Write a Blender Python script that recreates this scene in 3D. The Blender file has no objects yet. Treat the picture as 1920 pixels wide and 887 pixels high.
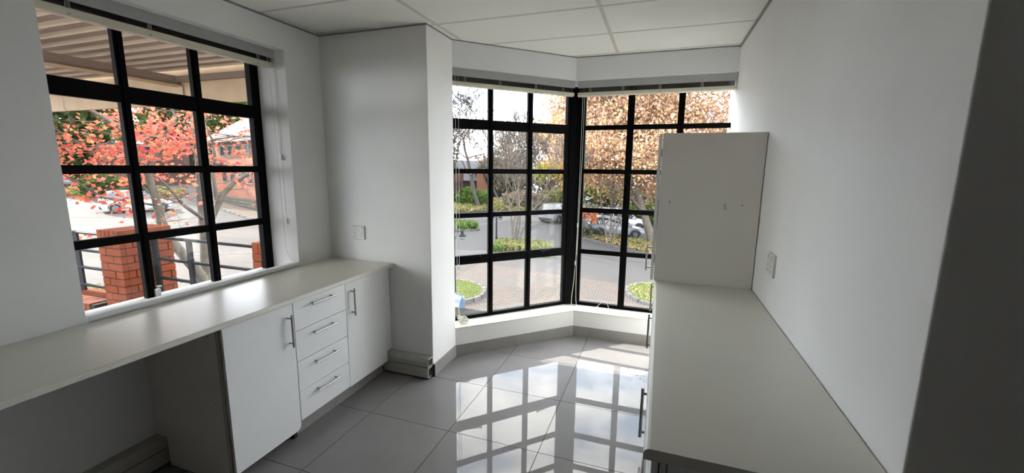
import bpy, bmesh, math, random
import numpy as np
from mathutils import Vector, Matrix

random.seed(7)
rng = np.random.default_rng(11)
S = bpy.context.scene
COL = S.collection
PI = math.pi
s2 = 2 ** -0.5

# ------------------------------------------------------------------ camera
CZ = 1.6906
def make_camera():
    F, yaw, p, r = 788.2022, 0.3356, 0.1652, 0.0111
    f = Vector((-math.sin(yaw) * math.cos(p), math.cos(yaw) * math.cos(p), -math.sin(p)))
    rt0 = Vector((math.cos(yaw), math.sin(yaw), 0)); up0 = rt0.cross(f)
    rt = math.cos(r) * rt0 + math.sin(r) * up0
    up = -math.sin(r) * rt0 + math.cos(r) * up0
    cam = bpy.data.cameras.new('camera'); o = bpy.data.objects.new('camera', cam)
    COL.objects.link(o)
    m = Matrix((rt, up, -f)).transposed().to_4x4(); m.translation = (0, 0, CZ)
    o.matrix_world = m
    cam.sensor_width = 36; cam.lens = F / 1920 * 36; cam.clip_start = 0.05; cam.clip_end = 500
    S.camera = o
make_camera()

# ------------------------------------------------------------------ sky, sun, exposure
SKY = 13.8
def make_world():
    w = bpy.data.worlds.new('sky'); S.world = w; w.use_nodes = True
    nt = w.node_tree; nt.nodes.clear(); N = nt.nodes.new; L = nt.links.new
    out = N('ShaderNodeOutputWorld'); bg = N('ShaderNodeBackground')
    tc = N('ShaderNodeTexCoord'); mp = N('ShaderNodeMapping'); mp.inputs['Scale'].default_value = (1, 1, 2.2)
    no = N('ShaderNodeTexNoise'); no.inputs['Scale'].default_value = 4.2; no.inputs['Detail'].default_value = 7
    no.inputs['Roughness'].default_value = 0.62
    cr = N('ShaderNodeValToRGB'); e = cr.color_ramp.elements
    e[0].position = 0.44; e[0].color = (0.36, 0.44, 0.56, 1)
    e[1].position = 0.61; e[1].color = (1.0, 0.968, 0.91, 1)
    m = e.new(0.52); m.color = (0.72, 0.73, 0.745, 1)
    L(tc.outputs['Generated'], mp.inputs['Vector']); L(mp.outputs[0], no.inputs['Vector'])
    L(no.outputs['Fac'], cr.inputs['Fac']); L(cr.outputs['Color'], bg.inputs['Color'])
    bg.inputs['Strength'].default_value = SKY
    L(bg.outputs[0], out.inputs['Surface'])
make_world()
sun = bpy.data.lights.new('sun', 'SUN'); sun.energy = 14; sun.angle = math.radians(0.6); sun.color = (1.0, 0.95, 0.86)
so = bpy.data.objects.new('sun', sun); COL.objects.link(so); so.location = (-30, 8, 30)
so.rotation_euler = Vector((1.0, -0.07, -0.51)).to_track_quat('-Z', 'Y').to_euler()
S.view_settings.view_transform = 'Standard'; S.view_settings.look = 'None'
S.view_settings.gamma = 1; S.view_settings.use_curve_mapping = False
S.view_settings.exposure = 0.22

# ------------------------------------------------------------------ materials
MATS = {}
def mat(name, color, rough=0.6, spec=0.5, metal=0.0, var=0.0, vscale=8.0, bump=0.0, bscale=60.0, color2=None, coat=0.0, trans=None, per_object=0.0):
    if name in MATS: return MATS[name]
    m = bpy.data.materials.new(name); m.use_nodes = True; nt = m.node_tree
    b = nt.nodes['Principled BSDF']; N = nt.nodes.new; L = nt.links.new
    b.inputs['Roughness'].default_value = rough; b.inputs['Specular IOR Level'].default_value = spec
    b.inputs['Metallic'].default_value = metal; b.inputs['Coat Weight'].default_value = coat
    tc = N('ShaderNodeTexCoord')
    c = (*color, 1); c2 = (*(color2 if color2 else [min(1, x * (1 - var)) for x in color]), 1)
    no = N('ShaderNodeTexNoise'); no.inputs['Scale'].default_value = vscale; no.inputs['Detail'].default_value = 5
    L(tc.outputs['Object'], no.inputs['Vector'])
    mx = N('ShaderNodeMix'); mx.data_type = 'RGBA'; mx.inputs[6].default_value = c; mx.inputs[7].default_value = c2
    mr = N('ShaderNodeMapRange'); mr.inputs['From Min'].default_value = 0.35; mr.inputs['From Max'].default_value = 0.65
    L(no.outputs['Fac'], mr.inputs['Value']); L(mr.outputs['Result'], mx.inputs['Factor'])
    src = mx.outputs[2]
    if per_object:
        oi = N('ShaderNodeObjectInfo'); hv = N('ShaderNodeHueSaturation')
        mr2 = N('ShaderNodeMapRange'); mr2.inputs['To Min'].default_value = 1 - per_object; mr2.inputs['To Max'].default_value = 1 + per_object
        L(oi.outputs['Random'], mr2.inputs['Value']); L(mr2.outputs['Result'], hv.inputs['Value']); L(src, hv.inputs['Color'])
        src = hv.outputs['Color']
    L(src, b.inputs['Base Color'])
    if bump:
        n2 = N('ShaderNodeTexNoise'); n2.inputs['Scale'].default_value = bscale; n2.inputs['Detail'].default_value = 3
        L(tc.outputs['Object'], n2.inputs['Vector'])
        bp = N('ShaderNodeBump'); bp.inputs['Strength'].default_value = bump; bp.inputs['Distance'].default_value = 0.003
        L(n2.outputs['Fac'], bp.inputs['Height']); L(bp.outputs[0], b.inputs['Normal'])
    MATS[name] = m
    return m

def leaf_mat(name, cols, gain=1.0, translucency=0.35):
    """leaf colours drawn per leaf from a ramp of the leaf's random vertex value"""
    if name in MATS: return MATS[name]
    m = bpy.data.materials.new(name); m.use_nodes = True; nt = m.node_tree; N = nt.nodes.new; L = nt.links.new
    nt.nodes.clear(); out = N('ShaderNodeOutputMaterial')
    at = N('ShaderNodeAttribute'); at.attribute_name = 'leaf_random'
    cr = N('ShaderNodeValToRGB'); cr.color_ramp.interpolation = 'LINEAR'
    e = cr.color_ramp.elements
    n = len(cols); cols = [tuple(min(0.85, v*gain) for v in c) for c in cols]
    e[0].position = 0; e[0].color = (*cols[0], 1); e[1].position = 1; e[1].color = (*cols[-1], 1)
    for i in range(1, n - 1):
        x = e.new(i / (n - 1)); x.color = (*cols[i], 1)
    L(at.outputs['Fac'], cr.inputs['Fac'])
    d = N('ShaderNodeBsdfDiffuse'); t = N('ShaderNodeBsdfTranslucent'); mx = N('ShaderNodeMixShader'); mx.inputs[0].default_value = translucency
    L(cr.outputs[0], d.inputs['Color']); L(cr.outputs[0], t.inputs['Color'])
    L(d.outputs[0], mx.inputs[1]); L(t.outputs[0], mx.inputs[2]); L(mx.outputs[0], out.inputs['Surface'])
    MATS[name] = m
    return m

def glass_mat(name='window_glass', tint=(0.97, 0.98, 0.98)):
    if name in MATS: return MATS[name]
    m = bpy.data.materials.new(name); m.use_nodes = True; nt = m.node_tree; N = nt.nodes.new; L = nt.links.new
    nt.nodes.clear(); out = N('ShaderNodeOutputMaterial')
    fr = N('ShaderNodeFresnel'); fr.inputs['IOR'].default_value = 1.5
    tr = N('ShaderNodeBsdfTransparent'); tr.inputs['Color'].default_value = (*tint, 1)
    gl = N('ShaderNodeBsdfGlossy'); gl.inputs['Roughness'].default_value = 0.0
    mx = N('ShaderNodeMixShader')
    # the far face of each thin pane lets light straight out (no total internal reflection in a sheet)
    ge = N('ShaderNodeNewGeometry'); iv = N('ShaderNodeMath'); iv.operation = 'SUBTRACT'; iv.inputs[0].default_value = 1.0
    mu = N('ShaderNodeMath'); mu.operation = 'MULTIPLY'
    L(ge.outputs['Backfacing'], iv.inputs[1]); L(fr.outputs[0], mu.inputs[0]); L(iv.outputs[0], mu.inputs[1])
    L(mu.outputs[0], mx.inputs[0]); L(tr.outputs[0], mx.inputs[1]); L(gl.outputs[0], mx.inputs[2]); L(mx.outputs[0], out.inputs['Surface'])
    MATS[name] = m
    return m

M_wall = mat('white_plaster', (0.87, 0.862, 0.835), 0.75, 0.3, var=0.03, vscale=3, bump=0.15, bscale=90)
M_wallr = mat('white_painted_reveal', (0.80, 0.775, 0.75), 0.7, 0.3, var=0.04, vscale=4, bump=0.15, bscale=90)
M_bulk = mat('pale_grey_paint', (0.84, 0.84, 0.84), 0.55, 0.4, var=0.02, vscale=3, bump=0.1, bscale=70)
M_melamine = mat('white_melamine', (0.86, 0.86, 0.84), 0.35, 0.3, var=0.02, vscale=5)
M_side = mat('warm_white_board', (0.83, 0.79, 0.72), 0.45, 0.4, var=0.03, vscale=4)
M_edge = mat('brown_board_edge', (0.28, 0.24, 0.19), 0.6, 0.3, var=0.2, vscale=30)
M_top = mat('cream_laminate', (0.76, 0.735, 0.645), 0.31, 0.35, var=0.03, vscale=4, bump=0.06, bscale=150)
M_steel = mat('brushed_steel', (0.36, 0.34, 0.32), 0.28, 0.5, metal=1.0, var=0.05, vscale=50)
M_black = mat('black_powder_coat', (0.0022, 0.0022, 0.0028), 0.6, 0.06, var=0.3, vscale=6)
M_tile = mat('polished_grey_porcelain', (0.235, 0.225, 0.218), 0.012, 0.17, var=0.10, vscale=2.5, per_object=0.03)
M_skirt = mat('matt_grey_tile', (0.30, 0.285, 0.27), 0.35, 0.4, var=0.08, vscale=5, per_object=0.05)
M_grout = mat('dark_grout', (0.012, 0.011, 0.010), 0.9, 0.2, var=0.2, vscale=40)
M_sill = mat('cream_sill_tile', (0.74, 0.72, 0.62), 0.3, 0.4, var=0.05, vscale=10, per_object=0.04)
M_trunk = mat('aged_cream_aluminium', (0.44, 0.43, 0.37), 0.45, 0.45, var=0.12, vscale=9)
M_dark = mat('dark_hollow', (0.03, 0.028, 0.026), 0.8, 0.2, var=0.2)  # flat dark colour in place of shade inside hollows; the cabinet foot shares it
M_ceil = mat('fibre_ceiling_tile', (0.91, 0.895, 0.83), 0.9, 0.1, var=0.05, vscale=160, bump=0.25, bscale=220, per_object=0.015)
M_tee = mat('cream_ceiling_tee', (0.66, 0.62, 0.55), 0.5, 0.4, var=0.02)
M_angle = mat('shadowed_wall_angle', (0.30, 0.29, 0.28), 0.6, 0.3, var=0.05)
M_socket = mat('white_socket_plastic', (0.70, 0.69, 0.66), 0.35, 0.5, var=0.01)
M_val = mat('grey_blind_fabric', (0.42, 0.42, 0.41), 0.6, 0.3, var=0.05, vscale=20)
M_slat = mat('shaded_slat', (0.055, 0.05, 0.045), 0.5, 0.4, var=0.2, vscale=15)  # slats likely cream; shade of the raised stack is put into this dark colour
M_rail = mat('cream_bottom_rail', (0.70, 0.66, 0.52), 0.4, 0.4, var=0.05, vscale=12)
M_cord = mat('white_cord', (0.70, 0.67, 0.58), 0.7, 0.2, var=0.1, vscale=60)
M_clip = mat('clear_grey_clip', (0.30, 0.29, 0.27), 0.3, 0.5, var=0.2, vscale=60)
M_glass = glass_mat()

# ------------------------------------------------------------------ mesh helpers
def wloc(o):
    v = Vector((0, 0, 0))
    while o is not None: v = v + o.location; o = o.parent
    return v

class MB:
    def __init__(s): s.v = []; s.f = []
    def add(s, vs, fs):
        n = len(s.v); s.v += [tuple(v) for v in vs]; s.f += [tuple(i + n for i in f) for f in fs]; return s
    def box(s, x0, x1, y0, y1, z0, z1, bev=0.0):
        if bev <= 0:
            return s.add([(x0,y0,z0),(x1,y0,z0),(x1,y1,z0),(x0,y1,z0),(x0,y0,z1),(x1,y0,z1),(x1,y1,z1),(x0,y1,z1)],
                         [(3,2,1,0),(4,5,6,7),(0,1,5,4),(1,2,6,5),(2,3,7,6),(3,0,4,7)])
        bm = bmesh.new(); bmesh.ops.create_cube(bm, size=1)
        for v in bm.verts:
            v.co = Vector((x0 if v.co.x < 0 else x1, y0 if v.co.y < 0 else y1, z0 if v.co.z < 0 else z1))
        bmesh.ops.bevel(bm, geom=list(bm.edges), offset=bev, segments=2, affect='EDGES', profile=0.5)
        return s.addbm(bm)
    def addbm(s, bm, M=None):
        bm.verts.index_update()
        vs = [(M @ v.co if M else v.co)[:] for v in bm.verts]; fs = [[v.index for v in f.verts] for f in bm.faces]
        bm.free(); return s.add(vs, fs)
    def prism(s, poly, z0, z1):
        n = len(poly)
        a = sum(poly[i][0]*poly[(i+1)%n][1]-poly[(i+1)%n][0]*poly[i][1] for i in range(n))
        if a < 0: poly = poly[::-1]
        vs = [(x, y, z0) for x, y in poly] + [(x, y, z1) for x, y in poly]
        fs = [tuple(range(n))[::-1], tuple(range(n, 2*n))] + [(i, (i+1)%n, n+(i+1)%n, n+i) for i in range(n)]
        return s.add(vs, fs)
    def extrude(s, prof, p0, p1, ax_u, ax_v):
        """profile points (u,v) carried from p0 to p1"""
        p0, p1, u, v = map(Vector, (p0, p1, ax_u, ax_v)); n = len(prof)
        vs = [p0 + u*a + v*b for a, b in prof] + [p1 + u*a + v*b for a, b in prof]
        fs = [tuple(range(n)), tuple(range(n, 2*n))[::-1]] + [((i+1)%n, i, n+i, n+(i+1)%n) for i in range(n)]
        return s.add(vs, fs)
    def tube(s, pts, r, n=8, cap=True):
        pts = [Vector(p) for p in pts]; rs = r if isinstance(r, (list, tuple)) else [r]*len(pts)
        base = len(s.v); prev = None
        for i, p in enumerate(pts):
            d = (pts[min(i+1, len(pts)-1)] - pts[max(i-1, 0)]).normalized()
            if prev is None:
                a = d.orthogonal().normalized()
            else:
                a = (prev - d * prev.dot(d)); a = a.normalized() if a.length > 1e-6 else d.orthogonal().normalized()
            prev = a; b = d.cross(a)
            for k in range(n):
                t = 2*PI*k/n; s.v.append(tuple(p + (a*math.cos(t) + b*math.sin(t))*rs[i]))
        for i in range(len(pts)-1):
            for k in range(n):
                a0 = base+i*n+k; a1 = base+i*n+(k+1)%n; s.f.append((a0, a1, a1+n, a0+n))
        if cap:
            s.f.append(tuple(base+k for k in range(n))[::-1]); s.f.append(tuple(base+(len(pts)-1)*n+k for k in range(n)))
        return s
    def build(s, name, material, parent=None, smooth=False, kind=None, label=None):
        me = bpy.data.meshes.new(name); off = wloc(parent) if parent else Vector((0, 0, 0))
        me.from_pydata([(v[0]-off.x, v[1]-off.y, v[2]-off.z) for v in s.v], [], s.f); me.update()
        if smooth:
            me.shade_smooth()
        if material: me.materials.append(material)
        o = bpy.data.objects.new(name, me); COL.objects.link(o)
        if parent: o.parent = parent
        if kind: o['kind'] = kind
        if label: o['label'] = label
        return o

def thing(name, label, cat, loc=(0, 0, 0), group=None):
    o = bpy.data.objects.new(name, None); COL.objects.link(o); o.location = loc; o.empty_display_size = 0.1
    o['label'] = label; o['category'] = cat
    if group: o['group'] = group
    return o
def tag(o, label, cat, group=None, kind=None):
    o['label'] = label; o['category'] = cat
    if group: o['group'] = group
    if kind: o['kind'] = kind
    return o
def struct(name, loc=(0, 0, 0)):
    o = bpy.data.objects.new(name, None); COL.objects.link(o); o.location = loc; o['kind'] = 'structure'; return o
def box(name, m, parent, x0, x1, y0, y1, z0, z1, bev=0.0, **k):
    return MB().box(x0, x1, y0, y1, z0, z1, bev).build(name, m, parent, **k)
def clip_poly(poly, nx, ny, d):
    out = []
    for i in range(len(poly)):
        a, b = poly[i], poly[(i+1) % len(poly)]
        da, db = a[0]*nx+a[1]*ny-d, b[0]*nx+b[1]*ny-d
        if da <= 0: out.append(a)
        if da*db < 0:
            t = da/(da-db); out.append((a[0]+(b[0]-a[0])*t, a[1]+(b[1]-a[1])*t))
    return out

# ------------------------------------------------------------------ room dimensions
xL, xP, xR = -2.608, -1.644, 0.553
yP, yB, yE = 2.808, 3.203, 4.055
zC = 2.685
yN, yBack, xFar = 1.085, -2.6, 3.2
C0 = (xP, yB)
def D(t, off):                       # point on the 45 degree wall: t along it, off outwards
    return (C0[0] + t*s2 - off*s2, C0[1] + t*s2 + off*s2)

# ---- floor
fl = struct('floor')
MB().box(-2.86, 3.35, -2.75, 4.4, -0.20, -0.0025).build('floor_base', M_grout, fl)
tiles = []
for i in range(-5, 7):
    for j in range(-9, 5):
        x0 = -0.5891 + 0.6*i; y0 = 2.2033 + 0.6*j
        a = (max(x0+0.0019, xL), max(y0+0.0019, yBack)); b = (min(x0+0.5981, xFar), min(y0+0.5981, 4.2))
        if b[0]-a[0] < 0.02 or b[1]-a[1] < 0.02: continue
        if a[0] > xR+0.02 and a[1] > yN-0.0: continue
        if b[0] < xP and a[1] > yP: continue
        p = clip_poly([(a[0],a[1]),(b[0],a[1]),(b[0],b[1]),(a[0],b[1])], -s2, s2, s2*(-xP+yB)+0.03)
        if len(p) < 3: continue
        cx = (a[0]+b[0])/2; cy = (a[1]+b[1])/2
        m = MB(); m.prism([(x-cx, y-cy) for x, y in p], -0.002, 0.0)
        o = m.build('tile', M_tile, fl); o.location = (cx, cy, 0)

# ---- ceiling
ce = struct('ceiling')
MB().box(-2.86, 3.35, -2.75, 4.4, zC+0.02, zC+0.15).build('ceiling_base', M_ceil, ce)
for i in range(-1, 5):
    for j in range(-9, 5):
        x0 = -1.588 + 1.16*i; y0 = 2.286 + 0.5715*j
        a = (max(x0+0.010, xL), max(y0+0.009, yBack)); b = (min(x0+1.150, xFar), min(y0+0.5625, yE+0.05))
        if b[0]-a[0] < 0.02 or b[1]-a[1] < 0.02: continue
        if a[0] > xR and a[1] > yN: continue
        if b[0] > xR and a[1] > yN: b = (xR, b[1])
        cx = (a[0]+b[0])/2; cy = (a[1]+b[1])/2
        p = clip_poly([(a[0],a[1]),(b[0],a[1]),(b[0],b[1]),(a[0],b[1])], -s2, s2, s2*(-xP+yB)+0.03)
        if len(p) < 3: continue
        m = MB(); m.prism([(x-cx, y-cy) for x, y in p], zC+0.003, zC+0.012)
        o = m.build('ceiling_tile', M_ceil, ce); o.location = (cx, cy, 0)
for i in range(0, 5):
    x = -1.588+1.16*i
    if x > xR: MB().box(x-0.012, x+0.012, yBack, yN, zC, zC+0.006).build('main_tee', M_tee, ce)
    else: MB().box(x-0.012, x+0.012, yBack, (yE-0.001 if i else yB+0.04), zC, zC+0.006).build('main_tee', M_tee, ce)
for j in range(-8, 4):
    y = 2.286+0.5715*j
    xa = xL if y < yP else (-1.56 if y < yB else xP+(y-yB)); xb = xFar if y < yN else xR
    MB().box(xa, xb, y-0.010, y+0.010, zC+0.0015, zC+0.006).build('cross_tee', M_tee, ce)
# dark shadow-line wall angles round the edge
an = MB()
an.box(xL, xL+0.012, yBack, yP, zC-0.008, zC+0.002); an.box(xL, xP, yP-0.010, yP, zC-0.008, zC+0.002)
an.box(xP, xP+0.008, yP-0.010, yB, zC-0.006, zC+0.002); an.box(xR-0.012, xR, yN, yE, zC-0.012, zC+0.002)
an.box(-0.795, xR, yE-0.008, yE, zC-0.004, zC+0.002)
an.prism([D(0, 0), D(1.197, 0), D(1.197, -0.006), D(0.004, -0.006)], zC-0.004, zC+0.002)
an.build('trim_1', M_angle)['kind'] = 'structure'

# ---- walls
ywl, ywr, zs1, zh1 = 1.164, 2.465, 0.912, 2.496
w = struct('wall_left')
xo = -2.85
MB().box(xo, xL, -2.75, yP+0.01, -0.2, 0.905).build('lower_wall', M_wall, w)
MB().box(xo, xL, -2.75, yP+0.01, zh1, zC+0.15).build('lintel_wall', M_wall, w)
MB().prism([(xL, -2.75), (xL, ywl), (-2.78, ywl-0.05), (xo, ywl-0.05), (xo, -2.75)], 0.905, zh1).build('side_wall', M_wall, w)
MB().prism([(xL, ywr+0.006), (xL-0.002, ywr+0.001), (xL-0.008, ywr-0.002), (-2.778, 2.388), (xo, 2.388), (xo, yP+0.01), (xL, yP+0.01)], 0.905, zh1).build('reveal_wall', M_wall, w)
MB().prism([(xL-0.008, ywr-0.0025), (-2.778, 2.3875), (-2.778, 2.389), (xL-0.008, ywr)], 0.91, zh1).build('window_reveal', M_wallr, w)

w = struct('wall_nook')
pc = [(-2.85, yP), (xP-0.004, yP), (xP-0.001, yP+0.0015), (xP, yP+0.005), (xP, yB), (xP-0.004, yB), D(0, 0.20), (-2.85, 3.40)]
MB().prism(pc, -0.2, zC+0.15).build('column_wall', M_wall, w)

LC = (-0.745, yE+0.004)                # lower corner of the bay
w = struct('wall_diagonal')
MB().prism([(xP, yB), LC, (-0.86, 4.37), D(-0.10, 0.27)], -0.2, 0.250).build('sill_wall', M_wall, w)
MB().prism([(xP, yB), (-0.800, 4.047), (-0.86, 4.37), D(-0.10, 0.27)], 2.484, zC+0.15).build('bulkhead', M_bulk, w)
w = struct('wall_end')
MB().prism([LC, (xR, yE+0.004), (xR, 4.37), (-0.86, 4.37)], -0.2, 0.250).build('sill_wall', M_wall, w)
MB().prism([(-0.800, 4.047), (xR, 4.047), (xR, 4.37), (-0.86, 4.37)], 2.484, zC+0.15).build('bulkhead', M_bulk, w)
w = struct('wall_right')
MB().box(xR, xR+0.25, yN, 4.45, -0.2, zC+0.15, 0.004).build('plaster_wall', M_wall, w)
w = struct('wall_return')
MB().box(xR+0.25, 3.35, yN, yN+0.25, -0.2, zC+0.15).build('plaster_wall', M_wall, w)
w = struct('wall_far'); MB().box(3.2, 3.35, -2.75, yN+0.25, -0.2, zC+0.15).build('plaster_wall', M_wall, w)
w = struct('wall_back'); MB().box(-2.85, 3.35, -2.75, -2.6, -0.2, zC+0.15).build('plaster_wall', M_wall, w)

# ---- skirting tiles
sk = struct('baseboard_diagonal')
L_d = math.hypot(LC[0]-xP, LC[1]-yB); ud = Vector(((LC[0]-xP)/L_d, (LC[1]-yB)/L_d, 0)); nd = Vector((ud.y, -ud.x, 0))
def strip(parent, p, q, cuts, h=0.10, th=0.009, n=None):
    p, q = Vector((*p, 0)), Vector((*q, 0)); d = (q-p); Ln = d.length; d.normalize()
    ks = [0] + [c for c in cuts if 0 < c < Ln] + [Ln]
    for a, b in zip(ks[:-1], ks[1:]):
        c = p + d*((a+b)/2); hl = (b-a)/2-0.0012
        m = MB(); m.extrude([(-0.0, 0.0), (th, 0.0), (th, h-0.001), (th-0.001, h), (0, h)], -d*hl, d*hl, n, (0, 0, 1))
        o = m.build('skirting_tile', M_skirt, parent); o.location = c
strip(sk, (xP, yB), LC, [0.60, 1.185], n=nd)
sk = struct('baseboard_end'); strip(sk, LC, (0.02, yE+0.004), [0.163], n=Vector((0, -1, 0)))
sk = struct('baseboard_nook'); strip(sk, (xP, yP+0.005), (xP, yB), [], n=Vector((1, 0, 0)))

# ---- sill tiles of the bay
si = struct('trim_2')
def sill(parent, org, u, v, cuts, dep, z0=0.250, z1=0.262):
    org, u, v = Vector((*org, 0)), Vector((*u, 0)), Vector((*v, 0))
    for a, b in zip(cuts[:-1], cuts[1:]):
        ha = (b-a)/2-0.0012; c = org+u*((a+b)/2)
        q = [c-u*ha-v*0.004, c+u*ha-v*0.004, c+u*ha+v*dep, c-u*ha+v*dep]
        m = MB(); m.prism([(x.x-c.x, x.y-c.y) for x in q], z0, z1); o = m.build('sill_tile', M_sill, parent); o.location = c
sill(si, (xP, yB), (ud.x, ud.y), (-ud.y, ud.x), [-0.02, 0.13, 0.432, 0.735, 1.04, L_d], 0.20)
sill(si, LC, (1, 0), (0, 1), [0.0, 0.255, 0.555, 0.855, 1.155, 1.29], 0.21)
MB().prism([LC, (LC[0], yE+0.21), (-0.84, yE+0.21), (LC[0]-ud.y*0.2, LC[1]+ud.x*0.2)], 0.250, 0.262).build('sill_tile', M_sill, si)
# rounded white lip and sill of the left window
tr = struct('trim_3')
pr = [(0, 0)] + [(-0.045+0.045*math.cos(a)*0+0.0, 0) for a in []]
lip = [(0.0, 0.0), (0.010, 0.004), (0.016, 0.012), (0.016, 0.020), (0.010, 0.027), (0.0, 0.030), (-0.05, 0.026), (-0.10, -0.02), (-0.10, -0.03), (0, -0.03)]
MB().extrude(lip, (xL-0.006, ywl+0.012, 0.911), (xL-0.006, ywr+0.014, 0.911), (1, 0, 0), (0, 0, 1)).build('sill_lip', M_wall, tr, smooth=False)
MB().box(-2.84, -2.70, ywl-0.05, 2.40, 0.80, 0.86).build('sill_board', M_wall, tr)

# ------------------------------------------------------------------ windows
def bar(parent, name, org, u, v, a0, a1, z0, z1, d0, d1, m=None):
    """box along u (a0..a1), height z0..z1, depth d0..d1 outward v"""
    org, u, v = Vector((*org, 0)), Vector((*u, 0)), Vector((*v, 0))
    q = [org+u*a0+v*d0, org+u*a1+v*d0, org+u*a1+v*d1, org+u*a0+v*d1]
    return MB().prism([(x.x, x.y) for x in q], z0, z1).build(name, m or M_black, parent)
def window(name, org, u, v, a0, a1, cols, rows, zt, zb, fw0, fw1, dp=0.035, sash=True, colsash=None):
    w = struct(name)
    B = lambda nm, *k, **kk: bar(w, nm, org, u, v, *k, **kk)
    B('frame_jamb', a0, a0+fw0, zb, zt, 0, dp+0.01); B('frame_jamb', a1-fw1, a1, zb, zt, 0, dp+0.01)
    B('frame_head', a0+fw0, a1-fw1, zt-0.045, zt, 0, dp+0.01); B('frame_sill', a0+fw0, a1-fw1, zb, zb+0.045, 0, dp+0.01)
    for i, (z0, z1) in enumerate(rows): B('transom' if z1-z0 > 0.06 else 'glazing_bar', a0+fw0, a1-fw1, z0, z1, 0.0, dp)
    zz = [zb+0.045] + [k for r in rows[::-1] for k in r] + [zt-0.045]
    aa = [a0+fw0] + [k for c in cols for k in c] + [a1-fw1]
    for c0, c1 in cols:
        for k in range(0, len(zz), 2): B('mullion', c0, c1, zz[k], zz[k+1], 0.002, dp-0.002)
        # fine step profile along the mullion
        B('mullion_bead', (c0+c1)/2-0.006, (c0+c1)/2+0.006, zb+0.045, zt-0.045, -0.006, 0.003)
    for k in range(0, len(zz), 2):
        for c in range(0, len(aa), 2):
            B('pane', aa[c]+0.0005, aa[c+1]-0.0005, zz[k]+0.0005, zz[k+1]-0.0005, 0.018, 0.021, m=M_glass)
    if sash:      # opening sash in the three middle rows: a proud inner frame
        zt_, zb_ = rows[0][0], rows[-1][1]
        B('sash_stile', a0+fw0, a0+fw0+0.02, zb_, zt_, -0.012, 0.004); B('sash_stile', a1-fw1-0.035, a1-fw1, zb_, zt_, -0.012, 0.004)
        B('sash_rail', a0+fw0+0.02, a1-fw1-0.035, zt_-0.001, zt_+0.016, -0.012, 0.004); B('sash_rail', a0+fw0+0.02, a1-fw1-0.035, zb_-0.022, zb_+0.004, -0.012, 0.004)
    return w
ROWS = [(2.012, 2.096), (1.626, 1.670), (1.236, 1.286), (0.808, 0.862)]
# left window (x = -2.78), along +y
w1 = window('window_1', (-2.78, 0), (0, 1), (-1, 0), 1.115, 2.386, [(1.528, 1.574), (1.922, 1.970)],
            [(2.010, 2.098), (1.629, 1.673), (1.245, 1.290)], 2.45, 0.845, 0.05, 0.066, sash=False)
box('window_lock', M_steel, w1, -2.772, -2.752, 1.556, 1.585, 0.87, 0.955, 0.003)
box('lock_lever', M_steel, w1, -2.765, -2.75, 1.566, 1.592, 0.962, 0.972, 0.002)
# diagonal window
w2 = window('window_2', D(0, 0.17), (s2, s2), (-s2, s2), -0.03, 1.29, [(0.390, 0.436), (0.792, 0.842)],
            [(2.012, 2.098), (1.622, 1.666), (1.224, 1.268), (0.792, 0.872)], 2.46, 0.25, 0.05, 0.062)
# casement stays
for t, dr in ((0.16, 1), (1.06, -1)):
    m = MB(); a = Vector((*D(t, 0.155), 0.868)); b = Vector((*D(t+0.13*dr, 0.12), 0.862))
    m.tube([a, b], 0.006, 6); m.tube([b+Vector((0, 0, -0.025)), b+Vector((0, 0, 0.012))], 0.008, 6); m.build('stay', M_black, w2)
w3 = window('window_3', (0, 4.25), (1, 0), (0, 1), -0.80, 0.62, [(-0.335, -0.272), (0.112, 0.168)],
            [(2.050, 2.094), (1.628, 1.672), (1.238, 1.286), (0.812, 0.858)], 2.46, 0.25, 0.07, 0.064, sash=False)
# corner post where the two bay windows meet
cp = MB(); c = D(1.311, 0.17)
cp.prism([(c[0]-0.035, c[1]-0.045), (c[0]+0.018, c[1]-0.012), (c[0]+0.045, c[1]+0.00), (c[0]+0.045, c[1]+0.06), (c[0]-0.06, c[1]+0.06), (c[0]-0.06, c[1]-0.03)], 0.25, 2.46)
cp.build('corner_post', M_black, w3)

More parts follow.
